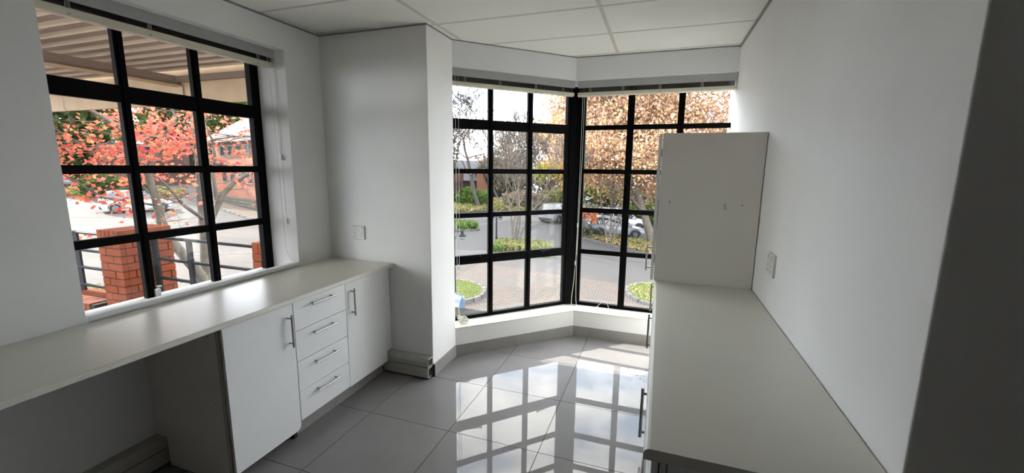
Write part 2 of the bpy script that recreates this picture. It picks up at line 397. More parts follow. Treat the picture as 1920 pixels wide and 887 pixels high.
# ------------------------------------------------------------------ blinds
def blind(label, p, q, n, z, stack_d, clips, cords, tassels):
    """p,q: ends of the front line; n: direction into the room; z = (valance top, valance bottom, stack bottom, rail bottom)"""
    p, q, n = Vector((*p, 0)), Vector((*q, 0)), Vector((*n, 0)); d = (q-p).normalized(); Ln = (q-p).length
    t = thing('venetian_blind', label, 'blind', (p.x, p.y, z[0]))
    def pz(a, o, zz): return p + d*a + n*o + Vector((0, 0, zz))
    def ext(name, m, prof, a, b):
        return MB().extrude(prof, pz(a, 0, 0), pz(b, 0, 0), n, (0, 0, 1)).build(name, m, t)
    z0, z1, z2, z3 = z
    ext('valance', M_val, [(0, z1), (0, z0), (-0.008, z0), (-0.008, z1)], 0, Ln)
    ext('headrail', M_val, [(-0.012, z1+0.006), (-0.012, z0-0.003), (-0.055, z0-0.003), (-0.055, z1+0.006)], 0.005, Ln-0.005)
    k = 7; hh = (z1+0.004-z2)/k
    for i in range(k):
        zz = z2+hh*i
        ext('slat', M_slat, [(-0.015, zz+hh*0.2), (-0.035, zz+hh*0.62), (-0.058, zz+hh*0.2), (-0.058, zz+hh*0.4), (-0.035, zz+hh*0.85), (-0.015, zz+hh*0.4)], 0.012+0.002*(i % 2), Ln-0.012-0.002*(i % 3))
    ext('bottom_rail', M_rail, [(-0.006, z3+0.006), (-0.006, z2-0.004), (-0.010, z2), (-0.060, z2), (-0.064, z2-0.004), (-0.064, z3+0.008), (-0.056, z3), (-0.014, z3)], 0.0, Ln-0.002)
    for a in clips:
        m = MB()
        for j in range(5):
            zz = z2+0.004+(z1-z2)*j/5; m.tube([pz(a-0.010, -0.011, zz), pz(a, -0.006+0.003*(j % 2), zz+0.004), pz(a+0.012, -0.011, zz-0.001)], 0.0022, 5)
        m.tube([pz(a-0.009, -0.008, z2-0.002), pz(a-0.007, -0.006, z1+0.001)], 0.002, 5); m.tube([pz(a+0.010, -0.008, z2-0.002), pz(a+0.008, -0.006, z1+0.001)], 0.002, 5)
        m.build('ladder_clip', M_clip, t)
        m = MB(); m.tube([pz(a+0.004*math.cos(x)*1.6, -0.004, z3+0.008+0.004*math.sin(x)) for x in np.linspace(0, 2*PI, 9)], 0.0012, 5); m.build('rail_plug', M_clip, t)
    for c in cords: MB().tube(c, 0.0019, 6).build('pull_cord', M_cord, t, smooth=True)
    for c in tassels:
        m = MB(); c = Vector(c); m.tube([c+Vector((0, 0, 0.022)), c+Vector((0, 0, 0.019)), c-Vector((0, 0, 0.019)), c-Vector((0, 0, 0.022))], [0.002, 0.0055, 0.0065, 0.003], 8); m.build('cord_tassel', M_socket, t, smooth=True)
    return t
def tangle(c, rx, ry, n, seed, h=0.015):
    r = random.Random(seed); pts = []
    for i in range(n):
        a = i*1.9+r.random()*0.9; k = 0.45+0.55*r.random()
        pts.append(Vector((c[0]+rx*k*math.cos(a), c[1]+ry*k*math.sin(a), c[2]+0.003+h*r.random())))
    out = []
    for i in range(len(pts)-1):
        p0, p1, p2, p3 = pts[max(i-1, 0)], pts[i], pts[i+1], pts[min(i+2, len(pts)-1)]
        for j in range(5):
            t = j/5; out.append(0.5*((2*p1)+(p2-p0)*t+(2*p0-5*p1+4*p2-p3)*t*t+(3*p1-p0-3*p2+p3)*t**3))
    return out
def smooth_path(pts, k=6):
    pts = [Vector(p) for p in pts]; out = []
    for i in range(len(pts)-1):
        p0, p1, p2, p3 = pts[max(i-1, 0)], pts[i], pts[i+1], pts[min(i+2, len(pts)-1)]
        for j in range(k):
            t = j/k; out.append(0.5*((2*p1)+(p2-p0)*t+(2*p0-5*p1+4*p2-p3)*t*t+(3*p1-p0-3*p2+p3)*t**3))
    return out+[pts[-1]]
# left window blind (front face x = -2.672)
blind('raised blind with grey valance across the top of the large left window', (-2.672, 1.15), (-2.672, 2.468), (1, 0),
      (2.494, 2.434, 2.405, 2.368), 0.05, [0.16, 0.50, 1.16],
      [smooth_path([(-2.668, 2.375, 2.43), (-2.668, 2.392, 2.0), (-2.668, 2.40, 1.5), (-2.668, 2.405, 1.15), (-2.665, 2.412, 1.03), (-2.655, 2.432, 0.965), (-2.63, 2.45, 0.948), (-2.60, 2.462, 0.946)]),
       smooth_path([(-2.672, 2.425, 2.43), (-2.672, 2.425, 1.9), (-2.672, 2.425, 1.76)]), smooth_path([(-2.672, 2.437, 2.43), (-2.672, 2.437, 1.6), (-2.672, 2.437, 1.28)]),
       smooth_path([(-2.60, 2.462, 0.946), (-2.592, 2.48, 0.955), (-2.594, 2.50, 0.962), (-2.596, 2.51, 0.950), (-2.594, 2.49, 0.944)])],
      [(-2.668, 2.428, 1.74), (-2.668, 2.437, 1.26)])
# diagonal blind (front face 2.5 cm behind the wall line)
P = lambda t, off, z: (*D(t, off), z)
blind('raised blind with grey valance above the diagonal bay window', D(-0.02, 0.028), D(1.205, 0.028), (s2, -s2),
      (2.482, 2.420, 2.380, 2.348), 0.05, [0.14, 0.46, 0.81, 1.10],
      [smooth_path([P(0.062, 0.04, 2.42), P(0.066, 0.05, 1.6), P(0.068, 0.07, 0.9), P(0.07, 0.09, 0.40), P(0.09, 0.08, 0.275)]),
       smooth_path([P(0.035, 0.04, 2.42), P(0.040, 0.05, 1.6), P(0.045, 0.07, 1.30)]),
       tangle((*D(0.11, 0.085), 0.263), 0.07, 0.045, 26, 3, 0.05), tangle((*D(0.10, 0.095), 0.263), 0.055, 0.04, 22, 5, 0.06),
       smooth_path([P(0.045, 0.07, 1.30), P(0.05, 0.08, 0.9), P(0.055, 0.09, 0.5), P(0.08, 0.10, 0.27)])],
      [P(0.045, 0.07, 1.16), P(0.060, 0.075, 0.80)])
# end blind
blind('raised blind with grey valance above the bay window facing the room', (-0.787, yE+0.025), (0.548, yE+0.025), (0, -1),
      (2.482, 2.420, 2.380, 2.346), 0.05, [0.115, 0.41, 0.73, 1.07],
      [smooth_path([(-0.740, 4.10, 2.42), (-0.744, 4.12, 1.8), (-0.752, 4.14, 1.15), (-0.76, 4.15, 0.80), (-0.772, 4.15, 0.55), (-0.785, 4.13, 0.35), (-0.772, 4.12, 0.27), (-0.70, 4.13, 0.266)]),
       smooth_path([(-0.722, 4.10, 2.42), (-0.728, 4.12, 1.8), (-0.742, 4.14, 1.2), (-0.748, 4.14, 0.8), (-0.745, 4.14, 0.45), (-0.73, 4.13, 0.29), (-0.68, 4.13, 0.266), (-0.58, 4.14, 0.268)]),
       tangle((-0.54, 4.15, 0.263), 0.10, 0.035, 14, 9, 0.01), smooth_path([(-0.56, 4.13, 0.266), (-0.52, 4.17, 0.30), (-0.47, 4.19, 0.35), (-0.43, 4.18, 0.33), (-0.41, 4.15, 0.27), (-0.46, 4.13, 0.265)])],
      [(-0.752, 4.14, 1.12), (-0.764, 4.15, 0.73)])

# ------------------------------------------------------------------ handles and sockets
def bar_handle(parent, p, q, out, r=0.006, inset=0.022):
    p, q, out = Vector(p), Vector(q), Vector(out); d = (q-p).normalized()
    h = MB(); h.tube([p, q], r, 12)
    for e in (p+d*inset, q-d*inset): h.tube([e, e-out], r*0.85, 10)
    return h.build('handle', M_steel, parent, smooth=False)
def socket(label, c, u, n, w=0.118, h=0.112):
    """double outlet plate: c centre on the wall, u along the wall, n out of it"""
    t = thing('wall_socket', label, 'socket', c)
    c, u, n, z = Vector(c), Vector(u), Vector(n), Vector((0, 0, 1))
    def slab(name, m, a0, a1, b0, b1, d0, d1, par=t):
        vs = [c+u*a+z*b+n*d for d in (d0, d1) for a, b in ((a0, b0), (a1, b0), (a1, b1), (a0, b1))]
        return MB().add(vs, [(0,1,2,3),(7,6,5,4),(0,4,5,1),(1,5,6,2),(2,6,7,3),(3,7,4,0)]).build(name, m, par)
    bm = MB(); a, b = w/2, h/2
    vs = [c+u*x+z*y for x, y in ((-a,-b),(a,-b),(a,b),(-a,b))]+[c+u*x+z*y+n*0.010 for x, y in ((-a,-b),(a,-b),(a,b),(-a,b))]+[c+u*x+z*y+n*0.014 for x, y in ((-a+.005,-b+.005),(a-.005,-b+.005),(a-.005,b-.005),(-a+.005,b-.005))]
    fs = [(i,(i+1)%4,4+(i+1)%4,4+i) for i in range(4)]+[(4+i,4+(i+1)%4,8+(i+1)%4,8+i) for i in range(4)]+[(8,9,10,11),(3,2,1,0)]
    bm.add(vs, fs).build('plate', M_socket, t)
    slab('cover_seam', M_clip, -a+.008, a-.008, 0.024, 0.025, 0.0135, 0.0146)
    for k, (x, y, rr) in enumerate([(-.030,-.004,.0042),(.030,-.004,.0042),(-.040,-.030,.0036),(-.017,-.030,.0034),(.017,-.030,.0034),(.040,-.030,.0036)]):
        m = MB(); e = c+u*x+z*y; m.tube([e+n*0.0125, e+n*0.0147], rr, 10); m.build('pin_hole', M_dark, t)
    for x in (-.034, .034):
        slab('switch', M_socket, x-.008, x+.008, 0.030, 0.048, 0.0135, 0.0185)
    return t
socket('white double wall socket on the column wall above the left worktop', (-2.308, yP, 1.142), (1, 0, 0), (0, -1, 0))
socket('white double wall socket on the right wall above the right worktop', (xR, 2.355, 1.222), (0, 1, 0), (-1, 0, 0))

# ------------------------------------------------------------------ left worktop and cabinets
m = MB()
prof = [(0.612, 0.882), (0.618, 0.886), (0.618, 0.903), (0.616, 0.908), (0.611, 0.911), (0.003, 0.911), (0.003, 0.880), (0.608, 0.880)]
m.extrude(prof, (xL, -2.55, 0), (xL, yP-0.004, 0), (1, 0, 0), (0, 0, 1))
wt = tag(m.build('worktop', M_top), 'long cream worktop running under the large left window', 'worktop')
def cab_panel(name, par, *k, m=M_melamine, bev=0.0012, **kk): return box(name, m, par, *k, bev=bev, **kk)
# unit with one wide door
c1 = thing('base_cabinet', 'wide single door base cabinet beside the open knee space', 'cabinet', (-2.3, 1.6, 0))
sp = MB().add([(x, y, z) for x in (0,) for y, z in ()], [])
# side panel with a notch for the trunking
prof = [(-2.044, 0.0), (-2.044, 0.879), (xL+0.003, 0.879), (xL+0.003, 0.172), (-2.520, 0.172), (-2.520, 0.0)]
m = MB(); m.extrude([(a, b) for a, b in prof], (0, 1.386, 0), (0, 1.402, 0), (1, 0, 0), (0, 0, 1)); m.build('side_panel', M_side, c1)
box('edge_band', M_edge, c1, -2.0445, -2.0405, 1.3855, 1.402, 0.03, 0.879)
cab_panel('back_panel', c1, xL+0.085, xL+0.10, 1.402, 1.838, 0.10, 0.879); cab_panel('base_panel', c1, xL+0.10, -2.044, 1.402, 1.838, 0.045, 0.061); cab_panel('partition', c1, xL+0.10, -2.044, 1.824, 1.838, 0.061, 0.879)
# door with a rounded lower corner
dv = [(1.404, 0.056), (1.800, 0.056), (1.818, 0.060), (1.829, 0.070), (1.834, 0.086), (1.834, 0.873), (1.404, 0.873)]
m = MB(); m.extrude(dv, (-2.040, 0, 0), (-2.020, 0, 0), (0, 1, 0), (0, 0, 1)); dd = m.build('door', M_melamine, c1)
bar_handle(dd, (-1.988, 1.795, 0.618), (-1.988, 1.795, 0.816), (0.032, 0, 0))
box('foot', M_dark, c1, -2.075, -2.05, 1.800, 1.826, 0.0, 0.05)
for (y, z) in ((1.3855, 0.83), (1.3855, 0.46)):
    m = MB(); m.tube([(-2.10, y+0.001, z), (-2.10, y-0.0008, z)], 0.003, 8); m.build('screw_hole', M_dark, c1)
# drawer unit
c2 = thing('drawer_cabinet', 'base cabinet with four white drawers between the two door cabinets', 'cabinet', (-2.3, 2.06, 0))
cab_panel('side_panel', c2, xL+0.10, -2.044, 1.840, 1.852, 0.105, 0.879); cab_panel('side_panel', c2, xL+0.10, -2.044, 2.268, 2.282, 0.105, 0.879); cab_panel('base_panel', c2, xL+0.10, -2.044, 1.852, 2.268, 0.105, 0.121)
zz = [0.105, 0.297, 0.494, 0.690, 0.880]
for a, b, hz in zip(zz[:-1], zz[1:], (0.254, 0.445, 0.642, 0.834)):
    d = cab_panel('drawer', c2, -2.040, -2.020, 1.8405, 2.2795, a+0.0025, b-0.0015)
    bar_handle(d, (-1.988, 1.958, hz), (-1.988, 2.160, hz), (0.032, 0, 0))
# end unit
c3 = thing('base_cabinet', 'narrow single door base cabinet against the column wall', 'cabinet', (-2.3, 2.52, 0))
cab_panel('side_panel', c3, xL+0.10, -2.044, 2.284, 2.298, 0.10, 0.879); cab_panel('side_panel', c3, xL+0.10, -2.044, 2.712, 2.726, 0.10, 0.879); cab_panel('base_panel', c3, xL+0.10, -2.044, 2.298, 2.712, 0.105, 0.121)
d = cab_panel('door', c3, -2.040, -2.020, 2.284, 2.724, 0.103, 0.880)
bar_handle(d, (-1.988, 2.336, 0.632), (-1.988, 2.336, 0.829), (0.032, 0, 0))
cab_panel('filler_panel', c3, -2.052, -2.034, 2.727, yP-0.004, 0.178, 0.879)
# tiled plinth under the left units
pl = thing('plinth', 'brown grey tiled plinth under the drawer cabinet', 'plinth', (-2.07, 2.2, 0))
for a, b in ((1.835, 2.178), (2.180, 2.722)): box('plinth_tile', M_skirt, pl, -2.082, -2.068, a, b, 0.0, 0.100)

# ------------------------------------------------------------------ trunking
def trunking(label, p, q, n, end_open=False):
    p, q, n = Vector((*p, 0)), Vector((*q, 0)), Vector((*n, 0)); d = (q-p).normalized()
    t = thing('cable_trunking', label, 'trunking', p)
    up = [(0, 0.102), (0.070, 0.102), (0.074, 0.106), (0.074, 0.140), (0.060, 0.168), (0.050, 0.172), (0, 0.172)]
    lo = [(0, 0.010), (0.072, 0.010), (0.076, 0.014), (0.076, 0.092), (0.073, 0.097), (0, 0.097)]
    MB().extrude(up, p+n*0.001, q+n*0.001, n, (0, 0, 1)).build('upper_channel', M_trunk, t)
    MB().extrude(lo, p+n*0.001, q+n*0.001, n, (0, 0, 1)).build('lower_channel', M_trunk, t)
    MB().extrude([(0, 0.0), (0.066, 0.0), (0.066, 0.101), (0, 0.101)], p+d*0.002, q-d*0.002, n, (0, 0, 1)).build('gap_shade', M_dark, t)  # solid dark bar added for the shade between the two channels
    if end_open:
        for a, b, c, e in ((0.008, 0.066, 0.110, 0.160), (0.010, 0.066, 0.022, 0.086)):
            m = MB(); m.extrude([(a, c), (b, c), (b, e), (a, e)], q-d*0.003, q+d*0.0012, n, (0, 0, 1)); m.build('open_end_shade', M_dark, t)  # dark plugs on the solid end, standing for the shade inside the hollow channels
        for a in (0.45, 0.80):
            L0 = (q-p).length; e = p+d*L0*a+n*0.076+Vector((0, 0, 0.055)); m = MB(); m.tube([e-n*0.001, e+n*0.0012], 0.0035, 8); m.build('screw_hole', M_dark, t)
    return t
trunking('two tier cable trunking on the wall under the open worktop', (xL, -2.55), (xL, yP-0.078), (1, 0))
trunking('short two tier cable trunking with an open end at the foot of the column', (-2.062, yP), (xP-0.004, yP), (0, -1), True)
box('dark_panel', M_dark, None, -1.642, -1.626, yP-0.012, yP-0.001, 0.0, 0.10)  # solid dark block in front of the column corner
tag(bpy.data.objects['dark_panel'], 'dark end stop beside the short trunking', 'end cap')
bpy.data.objects['dark_panel'].name = 'end_stop'

# ------------------------------------------------------------------ right side joinery
m = MB()
prof = [(0.0, 0.954), (0.0, 0.970), (0.003, 0.979), (0.009, 0.984), (0.016, 0.986), (0.545, 0.986), (0.545, 0.954)]
m.extrude(prof, (0.003, 1.029, 0), (0.003, 3.70, 0), (1, 0, 0), (0, 0, 1))
tag(m.build('worktop', M_top), 'deep cream worktop with rounded edge along the right wall', 'worktop')
c4 = thing('base_cabinet', 'long white base cabinet under the right worktop', 'cabinet', (0.3, 1.1, 0))
cab_panel('side_panel', c4, 0.046, xR-0.005, 1.040, 1.056, 0.0, 0.953); cab_panel('back_rail', c4, 0.50, xR-0.005, 1.056, 3.64, 0.10, 0.953)
cab_panel('base_panel', c4, 0.046, 0.50, 1.056, 3.64, 0.10, 0.116); cab_panel('side_panel', c4, 0.046, xR-0.005, 3.64, 3.656, 0.0, 0.953)
cab_panel('plinth_panel', c4, 0.075, 0.09, 1.056, 3.64, 0.0, 0.10, m=M_skirt)
box('edge_band', M_edge, c4, 0.060, 0.064, 1.0385, 1.0402, 0.0, 0.95)
for i, (a, b, hy) in enumerate([(1.042, 1.585, 1.56), (1.588, 2.060, 1.65), (2.063, 2.46, 2.42), (2.463, 3.05, 2.52), (3.053, 3.655, 3.10)]):
    if i == 1: hy = 2.02
    d = cab_panel('door', c4, 0.024, 0.042, a+0.001, b-0.001, 0.105, 0.950)
    if i in (0, 2, 4): bar_handle(d, (-0.012, hy, 0.665), (-0.012, hy, 0.868), (-0.036, 0, 0))
    else: bar_handle(d, (-0.012, hy+0.35 if i == 1 else hy+0.5, 0.665), (-0.012, hy+0.35 if i == 1 else hy+0.5, 0.868), (0.036, 0, 0)) if False else None
c5 = thing('upper_cabinet', 'tall white cabinet standing on the right worktop before the bay window', 'cabinet', (0.27, 2.742, 0.986))
cab_panel('side_panel', c5, -0.002, xR-0.004, 2.742, 2.758, 0.9865, 1.896, m=M_side); cab_panel('side_panel', c5, -0.002, xR-0.004, 3.604, 3.62, 0.9865, 1.896)
cab_panel('top_panel', c5, -0.002, xR-0.004, 2.758, 3.604, 1.880, 1.896); cab_panel('base_panel', c5, -0.002, xR-0.004, 2.758, 3.604, 0.9865, 1.002); cab_panel('back_panel', c5, xR-0.02, xR-0.004, 2.758, 3.604, 1.002, 1.880)
d = cab_panel('door', c5, -0.024, -0.006, 2.743, 3.180, 0.990, 1.894); bar_handle(d, (-0.056, 2.93, 1.006), (-0.056, 2.93, 1.186), (-0.030, 0, 0))
d = cab_panel('door', c5, -0.024, -0.006, 3.183, 3.619, 0.990, 1.894)
box('hinge', M_steel, c5, -0.006, -0.002, 2.7415, 2.752, 1.76, 1.80); box('hinge', M_steel, c5, -0.006, -0.002, 2.7415, 2.752, 1.10, 1.14)
M_glue = mat('yellowed_glue', (0.62, 0.60, 0.45), 0.5, 0.3, var=0.2, vscale=200)
for (x, z) in ((0.060, 1.487), (0.365, 1.480), (0.369, 1.462)):
    m = MB(); pts = [(x+0.010*(0.6+0.5*random.random())*math.cos(a), z+0.013*(0.6+0.5*random.random())*math.sin(a)) for a in np.linspace(0, 2*PI, 9)[:-1]]
    m.extrude(pts, (0, 2.7412, 0), (0, 2.7422, 0), (1, 0, 0), (0, 0, 1)); m.build('glue_mark', M_glue, c5)
m = MB(); m.tube([(0.457, 2.7412, 1.482), (0.457, 2.7425, 1.482)], 0.0035, 8); m.build('screw_hole', M_dark, c5)
# ================================================================== outside
EX = 0.46          # outdoor paints and leaves share one darkness factor
def e3(r, g, b): return (r*EX, g*EX, b*EX)
def gz(x, y): return -3.68 - 0.053*max(min(x, 30), -46) + 0.005*y

def brick_mat(name, c1, c2, mortar, sx, sy, plane='xy', msize=0.02, rough=0.85, offset=0.5, zone=None, squash=1.0):
    m = bpy.data.materials.new(name); m.use_nodes = True; nt = m.node_tree; N = nt.nodes.new; L = nt.links.new
    b = nt.nodes['Principled BSDF']; b.inputs['Roughness'].default_value = rough; b.inputs['Specular IOR Level'].default_value = 0.2
    tc = N('ShaderNodeTexCoord'); sp = N('ShaderNodeSeparateXYZ'); cb = N('ShaderNodeCombineXYZ')
    L(tc.outputs['Object'], sp.inputs[0])
    idx = {'x': 0, 'y': 1, 'z': 2}
    L(sp.outputs[idx[plane[0]]], cb.inputs[0]); L(sp.outputs[idx[plane[1]]], cb.inputs[1])
    br = N('ShaderNodeTexBrick'); br.inputs['Scale'].default_value = 1; br.inputs['Brick Width'].default_value = sx; br.inputs['Row Height'].default_value = sy
    br.inputs['Mortar Size'].default_value = msize; br.offset = offset
    br.inputs['Color1'].default_value = (*c1, 1); br.inputs['Color2'].default_value = (*c2, 1); br.inputs['Mortar'].default_value = (*mortar, 1)
    L(cb.outputs[0], br.inputs['Vector'])
    no = N('ShaderNodeTexNoise'); no.inputs['Scale'].default_value = 0.35; no.inputs['Detail'].default_value = 6; L(tc.outputs['Object'], no.inputs['Vector'])
    mx = N('ShaderNodeMix'); mx.data_type = 'RGBA'; mx.blend_type = 'MULTIPLY'
    mr = N('ShaderNodeMapRange'); mr.inputs['From Min'].default_value = 0.3; mr.inputs['From Max'].default_value = 0.7; mr.inputs['To Min'].default_value = 0.75; mr.inputs['To Max'].default_value = 1.1
    L(no.outputs['Fac'], mr.inputs['Value']); L(br.outputs['Color'], mx.inputs[6]); L(mr.outputs['Result'], mx.inputs[7]); mx.inputs['Factor'].default_value = 1.0
    src = mx.outputs[2]
    if zone:
        # laid areas of greyer pavers (a paint-on-material property of the place)
        m2 = N('ShaderNodeMix'); m2.data_type = 'RGBA'; m2.inputs[7].default_value = (*zone, 1)
        ad = N('ShaderNodeMath'); ad.operation = 'MULTIPLY_ADD'; ad.inputs[1].default_value = 3.0
        L(no.outputs['Fac'], ad.inputs[0]); L(sp.outputs[1], ad.inputs[2])
        z1 = N('ShaderNodeMapRange'); z1.inputs['From Min'].default_value = 19.0; z1.inputs['From Max'].default_value = 22.0; L(ad.outputs[0], z1.inputs['Value'])
        z2 = N('ShaderNodeMapRange'); z2.inputs['From Min'].default_value = -24; z2.inputs['From Max'].default_value = -19; L(sp.outputs[0], z2.inputs['Value'])
        mm = N('ShaderNodeMath'); mm.operation = 'MULTIPLY'; L(z1.outputs[0], mm.inputs[0]); L(z2.outputs[0], mm.inputs[1])
        m3 = N('ShaderNodeMath'); m3.operation = 'MULTIPLY'; m3.inputs[1].default_value = 0.85; L(mm.outputs[0], m3.inputs[0])
        L(m3.outputs[0], m2.inputs['Factor']); L(src, m2.inputs[6]); src = m2.outputs[2]
    L(src, b.inputs['Base Color'])
    MATS[name] = m
    return m
M_road = brick_mat('clay_paving', e3(0.108, 0.089, 0.075), e3(0.140, 0.120, 0.102), e3(0.06, 0.048, 0.042), 0.21, 0.105, msize=0.006, zone=e3(0.095, 0.090, 0.088))
M_paver = mat('red_clay_paver', e3(0.152, 0.116, 0.094), 0.85, 0.2, color2=e3(0.125, 0.112, 0.10), vscale=1.2, per_object=0.15)
M_kerb = mat('pale_concrete_kerb', e3(0.16, 0.155, 0.145), 0.9, 0.2, var=0.2, vscale=5, per_object=0.1)
M_line = mat('white_road_paint', e3(0.24, 0.24, 0.235), 0.7, 0.3, var=0.15, vscale=4)
M_grass = mat('lawn_soil', e3(0.085, 0.13, 0.03), 0.9, 0.1, color2=e3(0.12, 0.14, 0.05), vscale=3)
M_soil = mat('leafy_bed_soil', e3(0.12, 0.085, 0.05), 0.95, 0.1, color2=e3(0.085, 0.075, 0.04), vscale=2)
M_brick = mat('orange_face_brick', e3(0.36, 0.085, 0.030), 0.85, 0.1, color2=e3(0.27, 0.06, 0.022), vscale=6, per_object=0.12)
M_mortar = mat('brown_mortar', e3(0.05, 0.035, 0.026), 0.95, 0.1, var=0.2, vscale=30)
M_rail_b = mat('dark_railing_steel', (0.004, 0.0045, 0.006), 0.6, 0.12, var=0.2, vscale=8)
M_canopy = mat('beige_canopy_sheet', (0.56, 0.45, 0.335), 0.5, 0.3, var=0.08, vscale=3)
M_beam = mat('mauve_canopy_beam', (0.19, 0.13, 0.095), 0.5, 0.3, var=0.06, vscale=3)
M_fascia = mat('tan_canopy_fascia', (0.40, 0.275, 0.16), 0.6, 0.3, var=0.15, vscale=5)
M_bark = mat('grey_brown_bark', e3(0.145, 0.116, 0.093), 0.95, 0.1, color2=e3(0.221, 0.196, 0.153), vscale=9)
M_barkd = mat('dark_bark', e3(0.093, 0.076, 0.068), 0.95, 0.1, color2=e3(0.153, 0.128, 0.111), vscale=5)
M_barkp = mat('pale_bark', e3(0.221, 0.187, 0.153), 0.95, 0.1, color2=e3(0.145, 0.119, 0.102), vscale=5)
L_red = leaf_mat('red_autumn_leaf', [e3(0.26, 0.040, 0.035), e3(0.33, 0.070, 0.05), e3(0.36, 0.12, 0.055), e3(0.36, 0.085, 0.08), e3(0.34, 0.16, 0.07)], gain=2.5)
L_gold = leaf_mat('golden_autumn_leaf', [e3(0.13, 0.080, 0.055), e3(0.26, 0.155, 0.11), e3(0.34, 0.225, 0.17), e3(0.26, 0.125, 0.07), e3(0.30, 0.22, 0.08), e3(0.37, 0.28, 0.23)], gain=2.7)
L_gold2 = leaf_mat('orange_autumn_leaf', [e3(0.26, 0.13, 0.04), e3(0.32, 0.18, 0.06), e3(0.34, 0.22, 0.10), e3(0.24, 0.11, 0.03)], gain=2.7)
L_green = leaf_mat('dark_evergreen_leaf', [e3(0.02, 0.035, 0.012), e3(0.045, 0.07, 0.02), e3(0.07, 0.095, 0.03)], gain=1.8)
L_lush = leaf_mat('lush_green_leaf', [e3(0.04, 0.08, 0.015), e3(0.085, 0.14, 0.03), e3(0.13, 0.18, 0.05)], gain=1.9)
L_lawn = leaf_mat('pale_lawn_blade', [e3(0.16, 0.21, 0.07), e3(0.22, 0.26, 0.09), e3(0.24, 0.23, 0.11)], gain=1.7)
L_yel = leaf_mat('yellow_green_leaf', [e3(0.16, 0.17, 0.03), e3(0.24, 0.22, 0.04), e3(0.13, 0.15, 0.04)], gain=2.6)
L_ground = leaf_mat('low_cover_leaf', [e3(0.07, 0.12, 0.03), e3(0.14, 0.15, 0.05), e3(0.20, 0.14, 0.07), e3(0.12, 0.14, 0.05)], gain=2.2)
L_dry = leaf_mat('dry_twiggy_leaf', [e3(0.11, 0.09, 0.07), e3(0.16, 0.12, 0.09), e3(0.20, 0.15, 0.10), e3(0.10, 0.11, 0.06)], gain=2.0)
L_fall = leaf_mat('fallen_leaf', [e3(0.24, 0.16, 0.09), e3(0.30, 0.21, 0.12), e3(0.18, 0.12, 0.07)], gain=2.6)
L_flower = leaf_mat('orange_flower', [e3(0.32, 0.09, 0.03), e3(0.34, 0.14, 0.06), e3(0.30, 0.10, 0.08)], gain=3.0)
M_carw = mat('white_car_paint', (0.36, 0.365, 0.37), 0.25, 0.5, coat=0.6)
M_cars = mat('silver_car_paint', (0.12, 0.125, 0.135), 0.25, 0.5, coat=0.6)
M_card = mat('dark_car_paint', e3(0.03, 0.03, 0.035), 0.25, 0.5, coat=0.6)
M_carb = mat('light_blue_car_paint', e3(0.06, 0.13, 0.24), 0.25, 0.5, coat=0.6)
M_carglass = mat('tinted_car_glass', (0.012, 0.015, 0.018), 0.05, 0.6)
M_tyre = mat('black_tyre', (0.008, 0.008, 0.008), 0.8, 0.2)
M_rim = mat('alloy_rim', e3(0.12, 0.12, 0.12), 0.4, 0.5, metal=0.3)
M_redl = mat('red_lens', e3(0.25, 0.02, 0.015), 0.2, 0.5)
M_lens = mat('clear_lens', e3(0.25, 0.26, 0.27), 0.1, 0.6)

def np_mesh(name, verts, quads, m, parent=None, kind=None, attr=None, smooth=False):
    me = bpy.data.meshes.new(name); off = np.array(wloc(parent)) if parent else np.zeros(3)
    verts = np.asarray(verts, dtype=np.float32) - off.astype(np.float32); quads = np.asarray(quads, dtype=np.int32)
    k = quads.shape[1]
    me.vertices.add(len(verts)); me.vertices.foreach_set('co', verts.ravel())
    me.loops.add(quads.size); me.loops.foreach_set('vertex_index', quads.ravel())
    me.polygons.add(len(quads)); me.polygons.foreach_set('loop_start', np.arange(0, quads.size, k, dtype=np.int32))
    me.polygons.foreach_set('loop_total', np.full(len(quads), k, dtype=np.int32))
    if attr is not None:
        a = me.attributes.new('leaf_random', 'FLOAT', 'POINT'); a.data.foreach_set('value', attr.astype(np.float32))
    me.update(calc_edges=True); me.validate()
    if m: me.materials.append(m)
    if smooth: me.shade_smooth()
    o = bpy.data.objects.new(name, me); COL.objects.link(o)
    if parent: o.parent = parent
    if kind: o['kind'] = kind
    return o
def unit(a): return a/np.maximum(np.linalg.norm(a, axis=1, keepdims=True), 1e-9)
def leaf_obj(name, c, size, m, parent, flat=0.0, width=0.6, kind=None, up=None):
    c = np.asarray(c, float); n = len(c)
    a = rng.normal(size=(n, 3)); a[:, 2] *= (1-flat); a = unit(a)
    if up is not None: a = unit(a*0.45+np.array([0, 0, up]))
    b = unit(np.cross(a, rng.normal(size=(n, 3))))
    s = size*(0.6+0.8*rng.random((n, 1)))
    v = np.stack([c-a*s, c+b*s*width, c+a*s, c-b*s*width], 1).reshape(-1, 3)
    q = np.arange(4*n).reshape(n, 4); r = np.repeat(rng.random(n), 4)
    return np_mesh(name, v, q, m, parent, kind, r)
def seg_obj(name, segs, m, parent, n=5):
    s = np.array(segs, float)            # p0 p1 r0 r1
    p0, p1, r0, r1 = s[:, 0:3], s[:, 3:6], s[:, 6:7], s[:, 7:8]
    d = unit(p1-p0); h = np.where(np.abs(d[:, 2:3]) < 0.9, np.array([[0, 0, 1.]]), np.array([[1., 0, 0]]))
    a = unit(np.cross(d, h)); b = np.cross(d, a); vs = []
    for p, r in ((p0, r0), (p1+d*r1*0.3, r1)):
        for k in range(n):
            t = 2*PI*k/n; vs.append(p+(a*math.cos(t)+b*math.sin(t))*r)
    v = np.stack(vs, 1).reshape(-1, 3); N_ = len(s); base = np.arange(N_)[:, None]*2*n
    q = np.concatenate([np.stack([base[:, 0]+k, base[:, 0]+(k+1) % n, base[:, 0]+n+(k+1) % n, base[:, 0]+n+k], 1) for k in range(n)])
    return np_mesh(name, v, q, m, parent, smooth=True)
